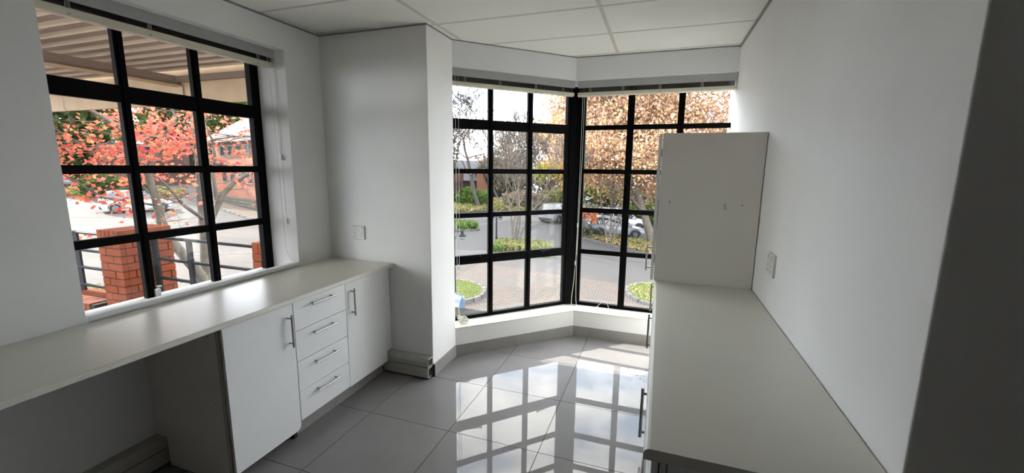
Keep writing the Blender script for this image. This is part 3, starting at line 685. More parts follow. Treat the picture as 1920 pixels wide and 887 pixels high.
def grow(segs, tips, p, d, ln, r, depth, spread=0.6, kids=3, lift=0.15, shrink=0.68, R=random):
    p = np.array(p, float); d = np.array(d, float); d /= np.linalg.norm(d); n = 3
    rr = r
    for i in range(n):
        nd = d+np.array([R.gauss(0, 0.13), R.gauss(0, 0.13), R.gauss(0, 0.08)+0.03]); nd /= np.linalg.norm(nd)
        q = p+nd*ln/n; r2 = rr*0.87; segs.append([*p, *q, rr, r2]); p, d, rr = q, nd, r2
        if depth <= 2 and R.random() < 0.6: tips.append(tuple(p))
    if depth == 0: tips.append(tuple(p)); return
    k = kids if R.random() < 0.7 else kids-1
    for i in range(max(2, k)):
        a = R.random()*2*PI; h = np.array([math.cos(a), math.sin(a), 0])
        nd = d*(1-spread*0.35)+h*spread*(0.6+0.7*R.random())+np.array([0, 0, lift])
        grow(segs, tips, p, nd, ln*shrink*(0.8+0.4*R.random()), rr*0.66, depth-1, spread, kids, lift, shrink, R)
def scatter(tips, k, rad):
    t = np.repeat(np.array(tips), k, 0); return t+rng.normal(size=t.shape)*rad
def polyseg(segs, pts, r0, r1, wob=0.0):
    n = len(pts)
    for i in range(n-1):
        a = r0+(r1-r0)*i/(n-1); b = r0+(r1-r0)*(i+1)/(n-1); segs.append([*pts[i], *pts[i+1], a, b])

# ---- ground
gx = np.concatenate([[-110, -80, -60, -46], np.linspace(-44, 30, 38), [60]]); gy = np.concatenate([[-30, -10], np.linspace(0, 60, 25), [80, 110]])
V = np.array([(x, y, gz(x, y)) for x in gx for y in gy]); ny = len(gy)
Q = [(i*ny+j, (i+1)*ny+j, (i+1)*ny+j+1, i*ny+j+1) for i in range(len(gx)-1) for j in range(ny-1)]
gnd = np_mesh('ground', V, Q, M_road); gnd['kind'] = 'structure'
# near pavers, laid one by one
pv = []
row = 0; y = 11.0
while y < 19.0:
    x = -8.2+(0.11 if row % 2 else 0)
    while x < 0.6:
        pv.append((x, y)); x += 0.22
    y += 0.112; row += 1
def vis_key(p): return math.hypot(p[0]+0, p[1])
pv = [p for p in pv if math.hypot(p[0], p[1]) > 12.3]
pv.sort(key=vis_key)
def in_view(p): return -0.46*p[1] < p[0] < -0.02*p[1]+0.2
front = [p for p in pv if in_view(p)][:300]; fs_ = set(front); rest = [p for p in pv if p not in fs_]
pm = bpy.data.meshes.new('paver'); b_ = MB()
hx, hy = 0.105, 0.051
poly = [(-hx, -hy), (-hx*0.35, -hy-0.004), (hx*0.35, -hy+0.004), (hx, -hy), (hx, hy), (hx*0.35, hy+0.004), (-hx*0.35, hy-0.004), (-hx, hy)]
b_.prism(poly, 0, 0.014); pm.from_pydata(b_.v, [], b_.f); pm.materials.append(M_paver)
for x, y in front:
    o = bpy.data.objects.new('paver', pm); COL.objects.link(o); o.parent = gnd
    o.location = (x, y, gz(x, y)+0.001+random.random()*0.003); o.rotation_euler = (0.005, 0.053, random.gauss(0, 0.008))
r_ = np.array(rest); n = len(r_); pp = np.array(poly[::1])
z = np.array([gz(x, y) for x, y in rest])
bot = np.stack([np.stack([r_[:, 0]+a, r_[:, 1]+b, z-0.053*a-0.002], 1) for a, b in poly], 1); top = bot+np.array([0, 0, 0.015])+rng.random((n, 1, 1))*np.array([0, 0, 0.003])
vv = np.concatenate([bot, top], 1).reshape(-1, 3); base = (np.arange(n)*16)[:, None]
qs = [np.stack([base[:, 0]+k, base[:, 0]+(k+1) % 8, base[:, 0]+8+(k+1) % 8, base[:, 0]+8+k], 1) for k in range(8)]
qs += [np.stack([base[:, 0]+8+k for k in t], 1) for t in ((0, 1, 6, 7), (1, 2, 5, 6), (2, 3, 4, 5))]
np_mesh('paver', vv, np.concatenate(qs), M_paver, gnd, kind='stuff')

# painted bay lines
def line(a, b, w=0.10):
    a, b = np.array(a, float), np.array(b, float); d = b-a; L_ = np.linalg.norm(d); d /= L_; nn = np.array([-d[1], d[0]])*w/2
    n = max(1, int(L_/2)); m = MB()
    for i in range(n):
        p, q = a+d*L_*i/n, a+d*L_*(i+1)/n
        m.add([(*(p-nn), gz(*(p-nn))+0.012), (*(q-nn), gz(*(q-nn))+0.012), (*(q+nn), gz(*(q+nn))+0.012), (*(p+nn), gz(*(p+nn))+0.012)], [(0, 1, 2, 3)])
    m.build('bay_line', M_line, gnd)
for (a, b) in [((-37.5, 13.6), (-30.0, 19.5)), ((-35.0, 12.2), (-27.8, 17.8)), ((-32.6, 10.9), (-25.6, 16.2)), ((-29.8, 10.0), (-23.2, 14.6)), ((-40.0, 15.2), (-32.5, 21.4)), ((-21.5, 12.0), (-17.5, 16.0)), ((-17.5, 9.6), (-13.5, 13.6)),
               ((-13.6, 28.2), (-12.2, 33.5)), ((-10.6, 29.5), (-9.2, 34.5)), ((-6.8, 31.0), (-5.8, 35.5)), ((-16.5, 27.4), (-15.2, 32.0))]: line(a, b)

def bed(name, label, cat, pts, m, h=0.10, kerb=True, kw=0.16, group=None, lay=0.7):
    """planted island or verge: soil top with kerb stones round it"""
    cx = sum(p[0] for p in pts)/len(pts); cy = sum(p[1] for p in pts)/len(pts)
    t = thing(name, label, cat, (cx, cy, gz(cx, cy)), group)
    n = len(pts); mb = MB()
    vs = [(x, y, gz(x, y)-0.1) for x, y in pts]+[(x, y, gz(x, y)+h) for x, y in pts]+[(cx, cy, gz(cx, cy)+h+0.06)]
    fs = [(i, (i+1) % n, n+(i+1) % n, n+i) for i in range(n)]+[(n+i, n+(i+1) % n, 2*n) for i in range(n)]
    mb.add(vs, fs).build('soil', m, t)
    if kerb:
        seg = []
        for i in range(n):
            a, b = np.array(pts[i]), np.array(pts[(i+1) % n]); L_ = np.linalg.norm(b-a); k = max(1, round(L_/lay))
            for j in range(k): seg.append((a+(b-a)*j/k, a+(b-a)*(j+1)/k))
        for a, b in seg:
            d = (b-a); L_ = np.linalg.norm(d); d = d/L_; c = (a+b)/2; o_ = np.array([-d[1], d[0]])
            if np.dot(o_, c-np.array([cx, cy])) < 0: o_ = -o_
            a2, b2 = a+d*0.008, b-d*0.008; q = [a2, b2, b2+o_*kw, a2+o_*kw]; zz = gz(*c)
            MB().prism([tuple(x) for x in q], zz-0.08, zz+h+0.03).build('kerb_stone', M_kerb, t)
    return t
def ring(cx, cy, rx, ry, n=20, rot=0.0, wob=0.06, seed=1):
    R = random.Random(seed); out = []
    for i in range(n):
        a = 2*PI*i/n; k = 1+wob*R.uniform(-1, 1); x, y = rx*k*math.cos(a), ry*k*math.sin(a)
        out.append((cx+x*math.cos(rot)-y*math.sin(rot), cy+x*math.sin(rot)+y*math.cos(rot)))
    return out
def inpoly(pts, n, seed=0):
    R = random.Random(seed); xs = [p[0] for p in pts]; ys = [p[1] for p in pts]; out = []
    while len(out) < n:
        x, y = R.uniform(min(xs), max(xs)), R.uniform(min(ys), max(ys)); c = False; j = len(pts)-1
        for i in range(len(pts)):
            if (pts[i][1] > y) != (pts[j][1] > y) and x < (pts[j][0]-pts[i][0])*(y-pts[i][1])/(pts[j][1]-pts[i][1])+pts[i][0]: c = not c
            j = i
        if c: out.append((x, y))
    return out
def cover(t, name, pts, n, size, m, h0, h1, seed=0, kind='stuff', up=None):
    c = [(x, y, gz(x, y)+h0+random.random()*(h1-h0)) for x, y in inpoly(pts, n, seed)]
    return leaf_obj(name, c, size, m, t, kind=kind, up=up)
# lawn island close below the diagonal window
lp = ring(-7.75, 14.1, 1.55, 1.35, 22, 0.5, 0.02, 3)
t = bed('lawn_island', 'small kerbed lawn by the near lamp post', 'lawn', lp, M_grass, 0.12, lay=0.5)
cover(t, 'grass', lp, 9000, 0.035, L_lawn, 0.12, 0.16, 1, up=1.2)
# lawn at the right, beyond the end window
lp = ring(1.15, 18.1, 2.2, 1.75, 24, 0.0, 0.02, 4)
t = bed('lawn_island', 'kerbed lawn strewn with fallen leaves beyond the end window', 'lawn', lp, M_grass, 0.10, lay=0.5)
cover(t, 'grass', lp, 11000, 0.035, L_lawn, 0.10, 0.15, 2, up=1.2); cover(t, 'fallen_leaves', lp, 260, 0.07, L_fall, 0.15, 0.17, 3)
# round bed with the multi-stemmed bare tree
bp = ring(-7.5, 23.6, 1.75, 1.25, 22, 0.3, 0.06, 5)
t = bed('planted_island', 'round island of low green and rust ground cover', 'flower bed', bp, M_soil, 0.08, kerb=False)
cover(t, 'ground_cover', bp, 5200, 0.07, L_ground, 0.10, 0.42, 4)
bl = [(-9.1, 22.0), (-8.8, 21.7), (-8.2, 22.1), (-8.6, 22.7)]
cover(t, 'grassy_edge', bl, 500, 0.10, L_lush, 0.05, 0.35, 5, up=1.0); cover(t, 'grassy_edge', ring(-6.3, 22.3, 0.9, 0.4, 12), 600, 0.09, L_lush, 0.05, 0.3, 6, up=1.0)
# small bed further left
bp = ring(-13.6, 27.4, 1.3, 0.8, 16, 0.2, 0.05, 6)
t = bed('planted_island', 'small bed of grassy plants in the grey parking area', 'flower bed', bp, M_soil, 0.08)
cover(t, 'ground_cover', bp, 900, 0.16, L_lush, 0.1, 0.5, 7, up=1.0)
# long leafy bed on the right, before the silver car
bp = [(-5.4, 29.6), (-4.0, 28.7), (-2.6, 27.6), (-1.2, 26.6), (0.6, 25.9), (4.5, 26.0), (5.0, 30.0), (0.5, 30.6), (-2.0, 30.2), (-5.2, 30.6)]
t = bed('planted_verge', 'leaf covered verge in front of the silver hatchback', 'flower bed', bp, M_soil, 0.12, lay=0.6)
cover(t, 'ground_cover', bp, 2600, 0.09, L_ground, 0.12, 0.38, 8); cover(t, 'fallen_leaves', bp, 2600, 0.08, L_fall, 0.14, 0.3, 9)
# far bed on the left of the diagonal window
bp = [(-22, 35.5), (-17.2, 34.2), (-15.6, 37.2), (-12.0, 40.3), (-8.5, 42.8), (-4, 43.5), (-4, 47), (-24, 47)]
t = bed('planted_verge', 'long leafy verge at the far edge of the grey parking area', 'flower bed', bp, M_soil, 0.10, lay=1.0)
cover(t, 'ground_cover', bp, 9000, 0.13, L_ground, 0.1, 0.5, 10); cover(t, 'fallen_leaves', bp, 1500, 0.11, L_fall, 0.1, 0.3, 11)
# bed behind the white car
bp = [(-50, 20.2), (-44.0, 20.2), (-40.5, 22.4), (-39.8, 25.0), (-43, 28), (-52, 26)]
t = bed('planted_verge', 'planted verge behind the white hatchback', 'flower bed', bp, M_soil, 0.12, lay=1.0)
cover(t, 'ground_cover', bp, 5200, 0.16, L_ground, 0.1, 0.55, 12)

# ---- shrubs
def shrub(label, x, y, rx, ry, h, n, size, m, group=None, cat='shrub', z0=None, name='shrub', up=None, bark=M_barkd):
    t = thing(name, label, cat, (x, y, gz(x, y)), group); g = gz(x, y) if z0 is None else z0
    u = unit(rng.normal(size=(n, 3))); rad = rng.random((n, 1))**0.22; p = u*rad*np.array([rx, ry, h/2])
    bumps = 1+0.16*np.sin(u[:, :1]*7+x)*np.sin(u[:, 1:2]*6+y)+0.12*np.sin(u[:, 2:3]*9+u[:, :1]*5)
    p = p*bumps+np.array([x, y, g+h*0.52]); p[:, 2] = np.maximum(p[:, 2], g+0.03)
    leaf_obj('foliage', p, size, m, t, up=up, kind='stuff')
    segs = []
    for k in range(5):
        a = k*1.3; segs.append([x, y, g-0.05, x+rx*0.5*math.cos(a), y+ry*0.5*math.sin(a), g+h*0.6, 0.05, 0.02])
    seg_obj('stem', segs, bark, t)
    return t
for i, (lab, x, y, rx, ry, h, n, s, m) in enumerate([
    ('tall bushy green shrub left of the white hatchback', -43.5, 21.6, 1.5, 1.3, 1.9, 1700, 0.17, L_green),
    ('second green shrub close behind the white hatchback', -42.0, 23.2, 1.2, 1.1, 1.5, 1300, 0.16, L_green),
    ('round yellow green shrub seen below the railing', -15.2, 7.2, 0.85, 0.8, 0.9, 1800, 0.07, L_ground),
    ('bright green shrub at the foot of the first brick pillar', -9.0, 5.6, 1.0, 0.8, 1.5, 2200, 0.07, L_lush),
    ('green hedge between the white hatchback and the brick office', -35.5, 30.0, 3.2, 1.5, 1.9, 2600, 0.18, L_lush),
    ('dark hedge below the leaning tree by the brick gate', -18.6, 39.5, 2.2, 1.2, 1.9, 2600, 0.15, L_lush),
    ('low bush to the right of the leaning bare tree', -13.2, 41.6, 2.6, 1.3, 1.9, 2600, 0.15, L_dry),
    ('green shrub behind the silver car in the middle distance', -10.4, 45.2, 2.4, 1.2, 2.2, 2600, 0.15, L_ground),
    ('bright hedge beside the wooden fence', -0.6, 40.2, 3.2, 1.2, 1.9, 3600, 0.12, L_lush),
    ('clipped hedge in front of the wooden fence', 3.5, 41.0, 2.6, 1.2, 2.2, 2200, 0.13, L_lush)]):
    shrub(lab, x, y, rx, ry, h, n, s, m)
# strap leaved plant with orange flowers
t = thing('flowering_aloe', 'spiky dark plant with orange flowers before the silver hatchback', 'plant', (-4.55, 29.7, gz(-4.55, 29.7)))
g = gz(-4.55, 29.7); m = MB()
for k in range(120):
    a = random.random()*2*PI; e = random.uniform(0.15, 1.35); L_ = random.uniform(0.8, 1.25); x0 = -4.55+random.gauss(0, 0.55); y0 = 29.7+random.gauss(0, 0.35)
    d = Vector((math.cos(a)*math.cos(e), math.sin(a)*math.cos(e), math.sin(e))); sd = Vector((-math.sin(a), math.cos(a), 0))*0.055; b0 = Vector((x0, y0, g+0.15)); p1 = b0+d*L_*0.55; p2 = b0+d*L_+Vector((0, 0, -0.25))
    m.add([b0-sd*0.5, b0+sd*0.5, p1+sd, p1-sd, p2], [(0, 1, 2, 3), (3, 2, 4)])
mm_ = mat('dark_strap_leaf', e3(0.035, 0.05, 0.03), 0.5, 0.4, color2=e3(0.06, 0.08, 0.045), vscale=3); m.build('strap_leaves', mm_, t, kind='stuff')
for k in range(8):
    fx, fy = -4.9+random.gauss(0, 0.5), 29.6+random.gauss(0, 0.25); fz = g+1.35+random.random()*0.5
    fl_ = leaf_obj('flower', np.array([(fx, fy, fz)])+rng.normal(size=(60, 3))*np.array([0.10, 0.10, 0.20]), 0.10, L_flower, t)
    MB().tube([(fx, fy, g+0.3), (fx, fy, fz)], 0.012, 5).build('flower_stalk', mm_, t)

# ---- trees
def trunk_of(name, label, base, cat='tree', group=None):
    return thing(name, label, cat, base, group)
# red leaved tree just past the balcony
t = trunk_of('red_maple_tree', 'red leaved tree with curved trunks just past the balcony railing', (-7.95, 5.35, gz(-7.95, 5.35)))
segs, tips = [], []
g = gz(-7.95, 5.35)
base = [(-7.95, 5.35, g-0.1), (-7.92, 5.30, g+1.3), (-7.86, 5.20, -1.25)]
polyseg(segs, base, 0.17, 0.13)
T1 = [(-7.86, 5.20, -1.25), (-7.50, 5.00, -0.69), (-7.50, 4.97, -0.27), (-7.59, 4.83, 0.04), (-7.68, 4.69, 0.36), (-7.74, 4.59, 0.73), (-7.76, 4.56, 1.13), (-7.78, 4.52, 1.47), (-7.85, 4.40, 1.97), (-7.91, 4.29, 2.22), (-8.06, 4.0, 2.46), (-8.16, 3.79, 2.54)]
T2 = [(-7.86, 5.20, -1.25), (-7.90, 5.28, -0.82), (-7.88, 5.31, -0.21), (-7.85, 5.34, 0.49), (-7.87, 5.35, 1.17), (-7.82, 5.36, 1.74), (-7.86, 5.37, 2.35), (-7.82, 5.4, 3.03)]
T3 = [(-7.85, 5.34, 0.30), (-7.35, 5.19, 0.82), (-7.26, 5.32, 1.14), (-7.14, 5.48, 1.38), (-6.99, 5.67, 1.52), (-6.82, 5.87, 1.66), (-6.6, 6.2, 1.9)]
T4 = [(-7.80, 5.30, 0.70), (-7.57, 4.86, 0.98), (-7.64, 4.76, 1.21), (-7.72, 4.63, 1.43), (-7.9, 4.3, 1.7)]
T5 = [(-7.3, 5.23, 1.05), (-7.32, 5.23, 1.47), (-7.29, 5.28, 1.84), (-7.3, 5.26, 2.09), (-7.34, 5.2, 2.32)]
T6 = [(-7.31, 5.25, 1.66), (-7.13, 5.49, 1.66), (-6.93, 5.74, 1.54), (-6.7, 6.0, 1.5)]
T7 = [(-7.29, 5.28, 2.09), (-7.1, 5.53, 2.16), (-6.82, 5.87, 2.18), (-6.5, 6.2, 2.3)]
T8 = [(-7.76, 4.56, 1.13), (-7.93, 4.25, 1.56), (-8.03, 4.06, 1.72), (-8.12, 3.88, 1.95), (-8.22, 3.66, 2.16)]
T9 = [(-7.78, 4.52, 1.47), (-7.69, 4.68, 1.99), (-7.56, 4.89, 2.42), (-7.62, 4.8, 2.71)]
T10 = [(-7.76, 4.56, 1.0), (-8.0, 4.0, 1.15), (-8.15, 3.65, 1.5), (-8.3, 3.4, 1.75)]
for T, a, b in ((T1, 0.105, 0.02), (T2, 0.095, 0.045), (T3, 0.060, 0.022), (T4, 0.035, 0.010), (T5, 0.03, 0.012), (T6, 0.014, 0.007), (T7, 0.016, 0.007), (T8, 0.028, 0.008), (T9, 0.034, 0.012), (T10, 0.02, 0.007)):
    polyseg(segs, T, a, b)
R = random.Random(21)
for T in (T1[4:], T2[5:], T3[2:], T4[1:], T5[1:], T6, T7, T8, T9, T10):
    for i in range(len(T)-1):
        for k in range(3):
            q = R.random(); p = [T[i][c]*(1-q)+T[i+1][c]*q for c in range(3)]
            a = R.random()*2*PI; sub = []
            grow(segs, sub, p, (math.cos(a), math.sin(a), 0.25*R.gauss(0, 1)), 0.42, 0.008, 2, 0.6, 2, 0.05, 0.7, R)
            tips += sub
ta = np.array(tips); lp_ = scatter(ta, 3, 0.07)
# fewer leaves to the right side, where the boughs are nearly bare
pk = np.clip(1.2-(lp_[:, 1]-4.2)*0.6, 0.14, 1.0)*np.where(lp_[:, 2] < 1.35, np.where(lp_[:, 1] < 3.95, 0.8, 0.14), 1.0)
keep = (rng.random(len(lp_)) < pk) & (lp_[:, 2] < 3.1) & (lp_[:, 2] > 0.45) & ~((lp_[:, 1] < 3.85) & (lp_[:, 2] > 2.25))
seg_obj('trunk_and_branches', segs, M_bark, t, 7); leaf_obj('foliage', lp_[keep], 0.038, L_red, t, flat=0.5, width=0.72, kind='stuff')
# second red tree behind it on the left
def tree(name, label, x, y, h, lean, r, depth, kids, spread, lift, leaves, size, lm, bark, seed, sc=0.3, shrink=0.7, stems=1, first=0.28, kleaf=8, tip_filter=None, trunk=None, n=5, fill=None, rmin=0.0):
    R = random.Random(seed); t = trunk_of(name, label, (x, y, gz(x, y))); segs, tips = [], []
    for k in range(stems):
        a = 2*PI*k/max(1, stems)+R.random(); d0 = (lean[0]+(0.28*math.cos(a) if stems > 1 else 0), lean[1]+(0.28*math.sin(a) if stems > 1 else 0), 1)
        if trunk and k == 0:
            polyseg(segs, trunk, r, r*0.6)
            for q in trunk[2:]: 
                for _ in range(2):
                    a2 = R.random()*2*PI; grow(segs, tips, q, (math.cos(a2), math.sin(a2), 0.5), h*first*0.8, r*0.35, depth-1, spread, kids, lift, shrink, R)
            grow(segs, tips, trunk[-1], np.array(trunk[-1])-np.array(trunk[-2]), h*first, r*0.55, depth, spread, kids, lift, shrink, R)
        else:
            grow(segs, tips, (x+0.1*math.cos(a)*(stems > 1), y+0.1*math.sin(a)*(stems > 1), gz(x, y)-0.1), d0, h*first, r*(1 if stems == 1 else 0.55), depth, spread, kids, lift, shrink, R)
    segs = [q[:6]+[max(q[6], rmin), max(q[7], rmin)] for q in segs]
    seg_obj('trunk_and_branches', segs, bark, t, n)
    if leaves:
        c = scatter(tips, kleaf, sc)
        if len(c) > leaves: c = c[rng.permutation(len(c))[:leaves]]
        if tip_filter is not None: c = c[tip_filter(c)]
        if fill:
            fc, fr, fn, fk, fs = fill; u = unit(rng.normal(size=(fn, 3)))*(rng.random((fn, 1))**0.4)*np.array(fr)+np.array(fc)
            c = np.concatenate([c, np.repeat(u, fk, 0)+rng.normal(size=(fn*fk, 3))*fs])
        c = c[c[:, 2] > gz(x, y)+0.3]
        leaf_obj('foliage', c, size, lm, t, kind='stuff')
    return t
# big golden tree filling the end window
tree('golden_plane_tree', 'large leaning golden leaved tree filling the end bay window', -0.2, 29.6, 13, (0, 0), 0.30, 6, 3, 0.75, 0.10, 34000, 0.100, L_gold, M_bark, 12, 0.55, kleaf=26, first=0.20,
     trunk=[(-0.2, 29.6, -3.6), (-0.42, 29.55, -2.7), (-1.0, 29.48, -1.14), (-1.5, 29.46, 0.45), (-1.9, 29.44, 1.85), (-2.5, 29.4, 3.6)], fill=((1.2, 31, 5.2), (8.2, 4.2, 6.0), 1300, 24, 0.40))
tree('golden_plane_tree', 'tall golden leaved tree rising behind the silver hatchback', -3.6, 37.0, 13, (0.02, 0), 0.26, 6, 3, 0.72, 0.12, 30000, 0.11, L_gold, M_barkd, 14, 0.6, kleaf=26, first=0.25, fill=((-3.2, 37, 4.6), (5.5, 3.5, 5.6), 750, 24, 0.42))
tree('golden_plane_tree', 'golden leaved tree at the far right above the fence', 3.6, 35.5, 13, (-0.02, 0), 0.26, 6, 3, 0.72, 0.12, 24000, 0.11, L_gold, M_barkd, 15, 0.6, kleaf=24, first=0.25)
tree('golden_plane_tree', 'orange gold tree standing left of the corner post', -8.6, 42.5, 11.5, (0.05, 0), 0.24, 6, 3, 0.62, 0.14, 16000, 0.13, L_gold2, M_barkd, 17, 0.5, kleaf=18, first=0.24, fill=((-8.0, 42.0, 4.4), (4.2, 3.5, 4.6), 420, 18, 0.4))
tree('small_branching_tree', 'slender pale tree with forked stems before the silver hatchback', -2.95, 28.8, 6.5, (0, 0), 0.16, 5, 2, 0.55, 0.2, 1800, 0.10, L_gold, M_barkp, 18, 0.3, stems=4, first=0.34, kleaf=12)
tree('yellow_tree', 'small yellow green tree below the golden trees', -11.6, 46.5, 5.5, (0, 0), 0.14, 5, 3, 0.6, 0.15, 4200, 0.13, L_yel, M_barkd, 19, 0.35, first=0.3, kleaf=16)
# bare trees seen through the diagonal window
tree('bare_tree', 'pale bare multi-stemmed tree rising from the round island', -8.3, 24.2, 7.8, (0.0, 0), 0.13, 6, 3, 0.42, 0.26, 700, 0.05, L_dry, M_barkp, 23, 0.2, stems=5, first=0.30, kleaf=2, rmin=0.013)
tree('bare_tree', 'dark leaning bare tree at the far verge', -16.9, 38.3, 8.2, (0, 0), 0.24, 6, 3, 0.75, 0.10, 0, 0.1, L_dry, M_barkd, 24, first=0.26, shrink=0.78, rmin=0.024,
     trunk=[(-16.8, 38.4, -2.8), (-17.3, 38.1, -1.0), (-17.6, 38.0, 0.7), (-17.9, 37.9, 2.4)])
for lab, x, y, h, s_ in [('tall bare tree behind the leaning one', -22.5, 43.5, 9.0, 31), ('wide bare tree in the middle of the diagonal window', -15.0, 49, 9.5, 32), ('thin bare tree beside the golden trees', -11.5, 52, 9.5, 33), ('bare tree behind the brick gable at the far left', -26.5, 50, 9.5, 34)]:
    tree('bare_tree', lab, x, y, h, (0, 0), 0.22, 6, 3, 0.50, 0.16, 0, 0.1, L_dry, M_barkd, s_, first=0.27, shrink=0.78, n=4, rmin=0.026)
# distant foliage
for i, (lab, x, y, rx, ry, h, m_) in enumerate([
    ('dark evergreen at the far left behind the brick gate', -29, 50, 3.5, 3, 7.5, L_green), ('brown grey thicket beyond the round island', -19.5, 54, 5.0, 3, 6.0, L_dry),
    ('grey brown thicket behind the wide bare tree', -12.5, 57, 4.5, 3, 5.5, L_dry), ('olive thicket under the golden trees', -5.5, 52, 4.0, 3, 5.0, L_ground),
    ('green thicket behind the wooden fence', 1.5, 53, 5.0, 3, 4.6, L_ground), ('thicket at the far right of the end window', 9.0, 50, 4.5, 3, 6.0, L_dry),
    ('dark evergreen behind the red trees, furthest left', -65, 29, 8, 5, 16, L_green), ('dark evergreen behind the brick gable', -66, 45, 9, 5, 17, L_green),
    ('olive tree between the brick gable and the brick office', -53, 43, 6, 4, 14, L_ground), ('green tree left of the brick office', -44.5, 34.5, 3.5, 3, 9.5, L_green),
    ('tall dark tree at the back of the left parking area', -88, 28, 9, 6, 18.0, L_green)]):
    shrub(lab, x, y, rx, ry, h, 3600 if h < 8 else 9000, 0.24 if h < 8 else 0.40, m_, cat='tree', name='evergreen_tree' if m_ is L_green else 'thicket')

# ---- cars
def loft(rings):
    n = len(rings[0]); vs = [v for r in rings for v in r]; fs = []
    for i in range(len(rings)-1):
        for k in range(n-1): fs.append((i*n+k, (i+1)*n+k, (i+1)*n+k+1, i*n+k+1))
    fs.append(tuple(range(n))); fs.append(tuple((len(rings)-1)*n+k for k in range(n))[::-1]); return vs, fs
def car(label, x, y, heading, paint, L_=4.1, W=1.7, H=1.48, name='car', suv=False, group=None):
    t = thing(name, label, 'car', (x, y, gz(x, y))); t.rotation_euler = (0, 0.05*math.cos(heading)*1, heading)
    def B(mb, nm, m, par=t, smooth=False):
        o = mb.build(nm, m, None, smooth); o.parent = par; return o
    hw = W/2; zb = 0.22; belt = 0.92 if not suv else 1.02
    # lower body: stations rear to front
    st = [(-L_/2, 0.45, belt-0.10, 0.80), (-L_/2+0.06, 0.30, belt-0.02, 0.92), (-L_/2+0.35, zb, belt, 1.0), (-L_*0.2, zb, belt, 1.0), (L_*0.12, zb, belt-0.02, 1.0), (L_*0.22, zb, belt-0.05, 1.0), (L_/2-0.45, zb, belt-0.16, 0.98), (L_/2-0.12, 0.26, belt-0.26, 0.90), (L_/2, 0.34, belt-0.42, 0.74)]
    rings = []
    for (sx, b, tz, k) in st:
        w_ = hw*k; mid = (b+tz)/2
        half = [(w_*0.90, b), (w_*0.99, b+0.12), (w_, mid), (w_*0.985, tz-0.10), (w_*0.90, tz-0.01), (w_*0.5, tz+0.03), (0, tz+0.04)]
        rings.append([(sx, a, c) for a, c in half]+[(sx, -a, c) for a, c in half[-2::-1]])
    mb = MB(); mb.add(*loft(rings)); B(mb, 'body', paint, smooth=False)
    # greenhouse
    gs = [(-L_/2+0.10, 0.90, 0.02), (-L_/2+0.42, 0.86, 0.80 if not suv else 0.95), (-L_/2+0.75, 0.84, 0.97), (-L_*0.02, 0.84, 1.0), (L_*0.08, 0.84, 0.95), (L_*0.27, 0.88, 0.02)]
    rings = []; roofr = []
    for sx, k, hh in gs:
        zt = belt+(H-belt)*hh; wt_ = hw*(k-0.14*hh)
        rings.append([(sx, hw*0.90, belt-0.03), (sx, wt_, zt-0.04*hh), (sx, wt_*0.85, zt), (sx, 0, zt+0.015), (sx, -wt_*0.85, zt), (sx, -wt_, zt-0.04*hh), (sx, -hw*0.90, belt-0.03)])
        if hh > 0.5: roofr.append([(sx, wt_*1.01, zt-0.06), (sx, wt_*0.99, zt-0.01), (sx, wt_*0.82, zt+0.02), (sx, 0, zt+0.035), (sx, -wt_*0.82, zt+0.02), (sx, -wt_*0.99, zt-0.01), (sx, -wt_*1.01, zt-0.06)])
    mb = MB(); mb.add(*loft(rings)); B(mb, 'windows', M_carglass)
    mb = MB(); mb.add(*loft(roofr)); B(mb, 'roof', paint)
    # pillars
    for sy in (-1, 1):
        for (xa, za, xb, zb_) in ((-L_/2+0.16, belt, -L_/2+0.50, H-0.05), (-L_*0.16, belt, -L_*0.16, H-0.04), (L_*0.26, belt, L_*0.09, H-0.04), (L_*0.055, belt, L_*0.055, H-0.04)):
            mb = MB(); mb.tube([(xa, sy*hw*0.895, za-0.02), (xb, sy*hw*0.725, zb_-0.02)], 0.035, 6); B(mb, 'pillar', paint)
    for sx in (-L_*0.31, L_*0.315):
        for sy in (-1, 1):
            mb = MB(); mb.tube([(sx, sy*(hw-0.20), 0.31), (sx, sy*(hw+0.012), 0.31)], [0.315, 0.315], 20); w_ = B(mb, 'wheel', M_tyre)
            mb = MB(); mb.tube([(sx, sy*(hw-0.02), 0.31), (sx, sy*(hw+0.022), 0.31)], [0.21, 0.19], 10); B(mb, 'rim', M_rim, w_)
            mb = MB()
            for a in np.linspace(-0.1*PI, 1.1*PI, 12):
                pass
            pts = [(sx+0.37*math.cos(a), sy*(hw+0.004), 0.31+0.37*math.sin(a)) for a in np.linspace(0, PI, 11)]
            mb.tube(pts, 0.028, 6); B(mb, 'wheel_arch', M_tyre)
        
    for sy in (-1, 1):
        mb = MB(); mb.box(-L_/2-0.01, -L_/2+0.10, sy*hw*0.74-0.10, sy*hw*0.74+0.10, belt-0.26, belt-0.05, 0.02); B(mb, 'tail_light', M_redl)
        mb = MB(); mb.box(L_/2-0.30, L_/2-0.06, sy*hw*0.72-0.14, sy*hw*0.72+0.12, belt-0.40, belt-0.28, 0.03); B(mb, 'headlight', M_lens)
        mb = MB(); mb.box(L_*0.17, L_*0.22, sy*(hw+0.08)-0.09, sy*(hw+0.08)+0.06, belt-0.02, belt+0.12, 0.02); B(mb, 'wing_mirror', paint)
    mb = MB(); mb.box(-L_/2-0.02, -L_/2+0.02, -0.26, 0.26, 0.60, 0.72); B(mb, 'number_plate', M_lens)
    mb = MB(); mb.box(-L_/2-0.015, -L_/2+0.12, -hw*0.66, hw*0.66, 0.24, 0.42, 0.02); B(mb, 'bumper', M_tyre)
    return t
car('white hatchback parked with its rear to the left, beyond the railing', -34.9, 19.3, math.atan2(2.1, 0.9), M_carw, 3.9, 1.66, 1.46)
car('silver hatchback parked side-on behind the forked small tree', -3.0, 31.9, math.atan2(1.0, 3.0), M_cars, 4.15, 1.72, 1.46)
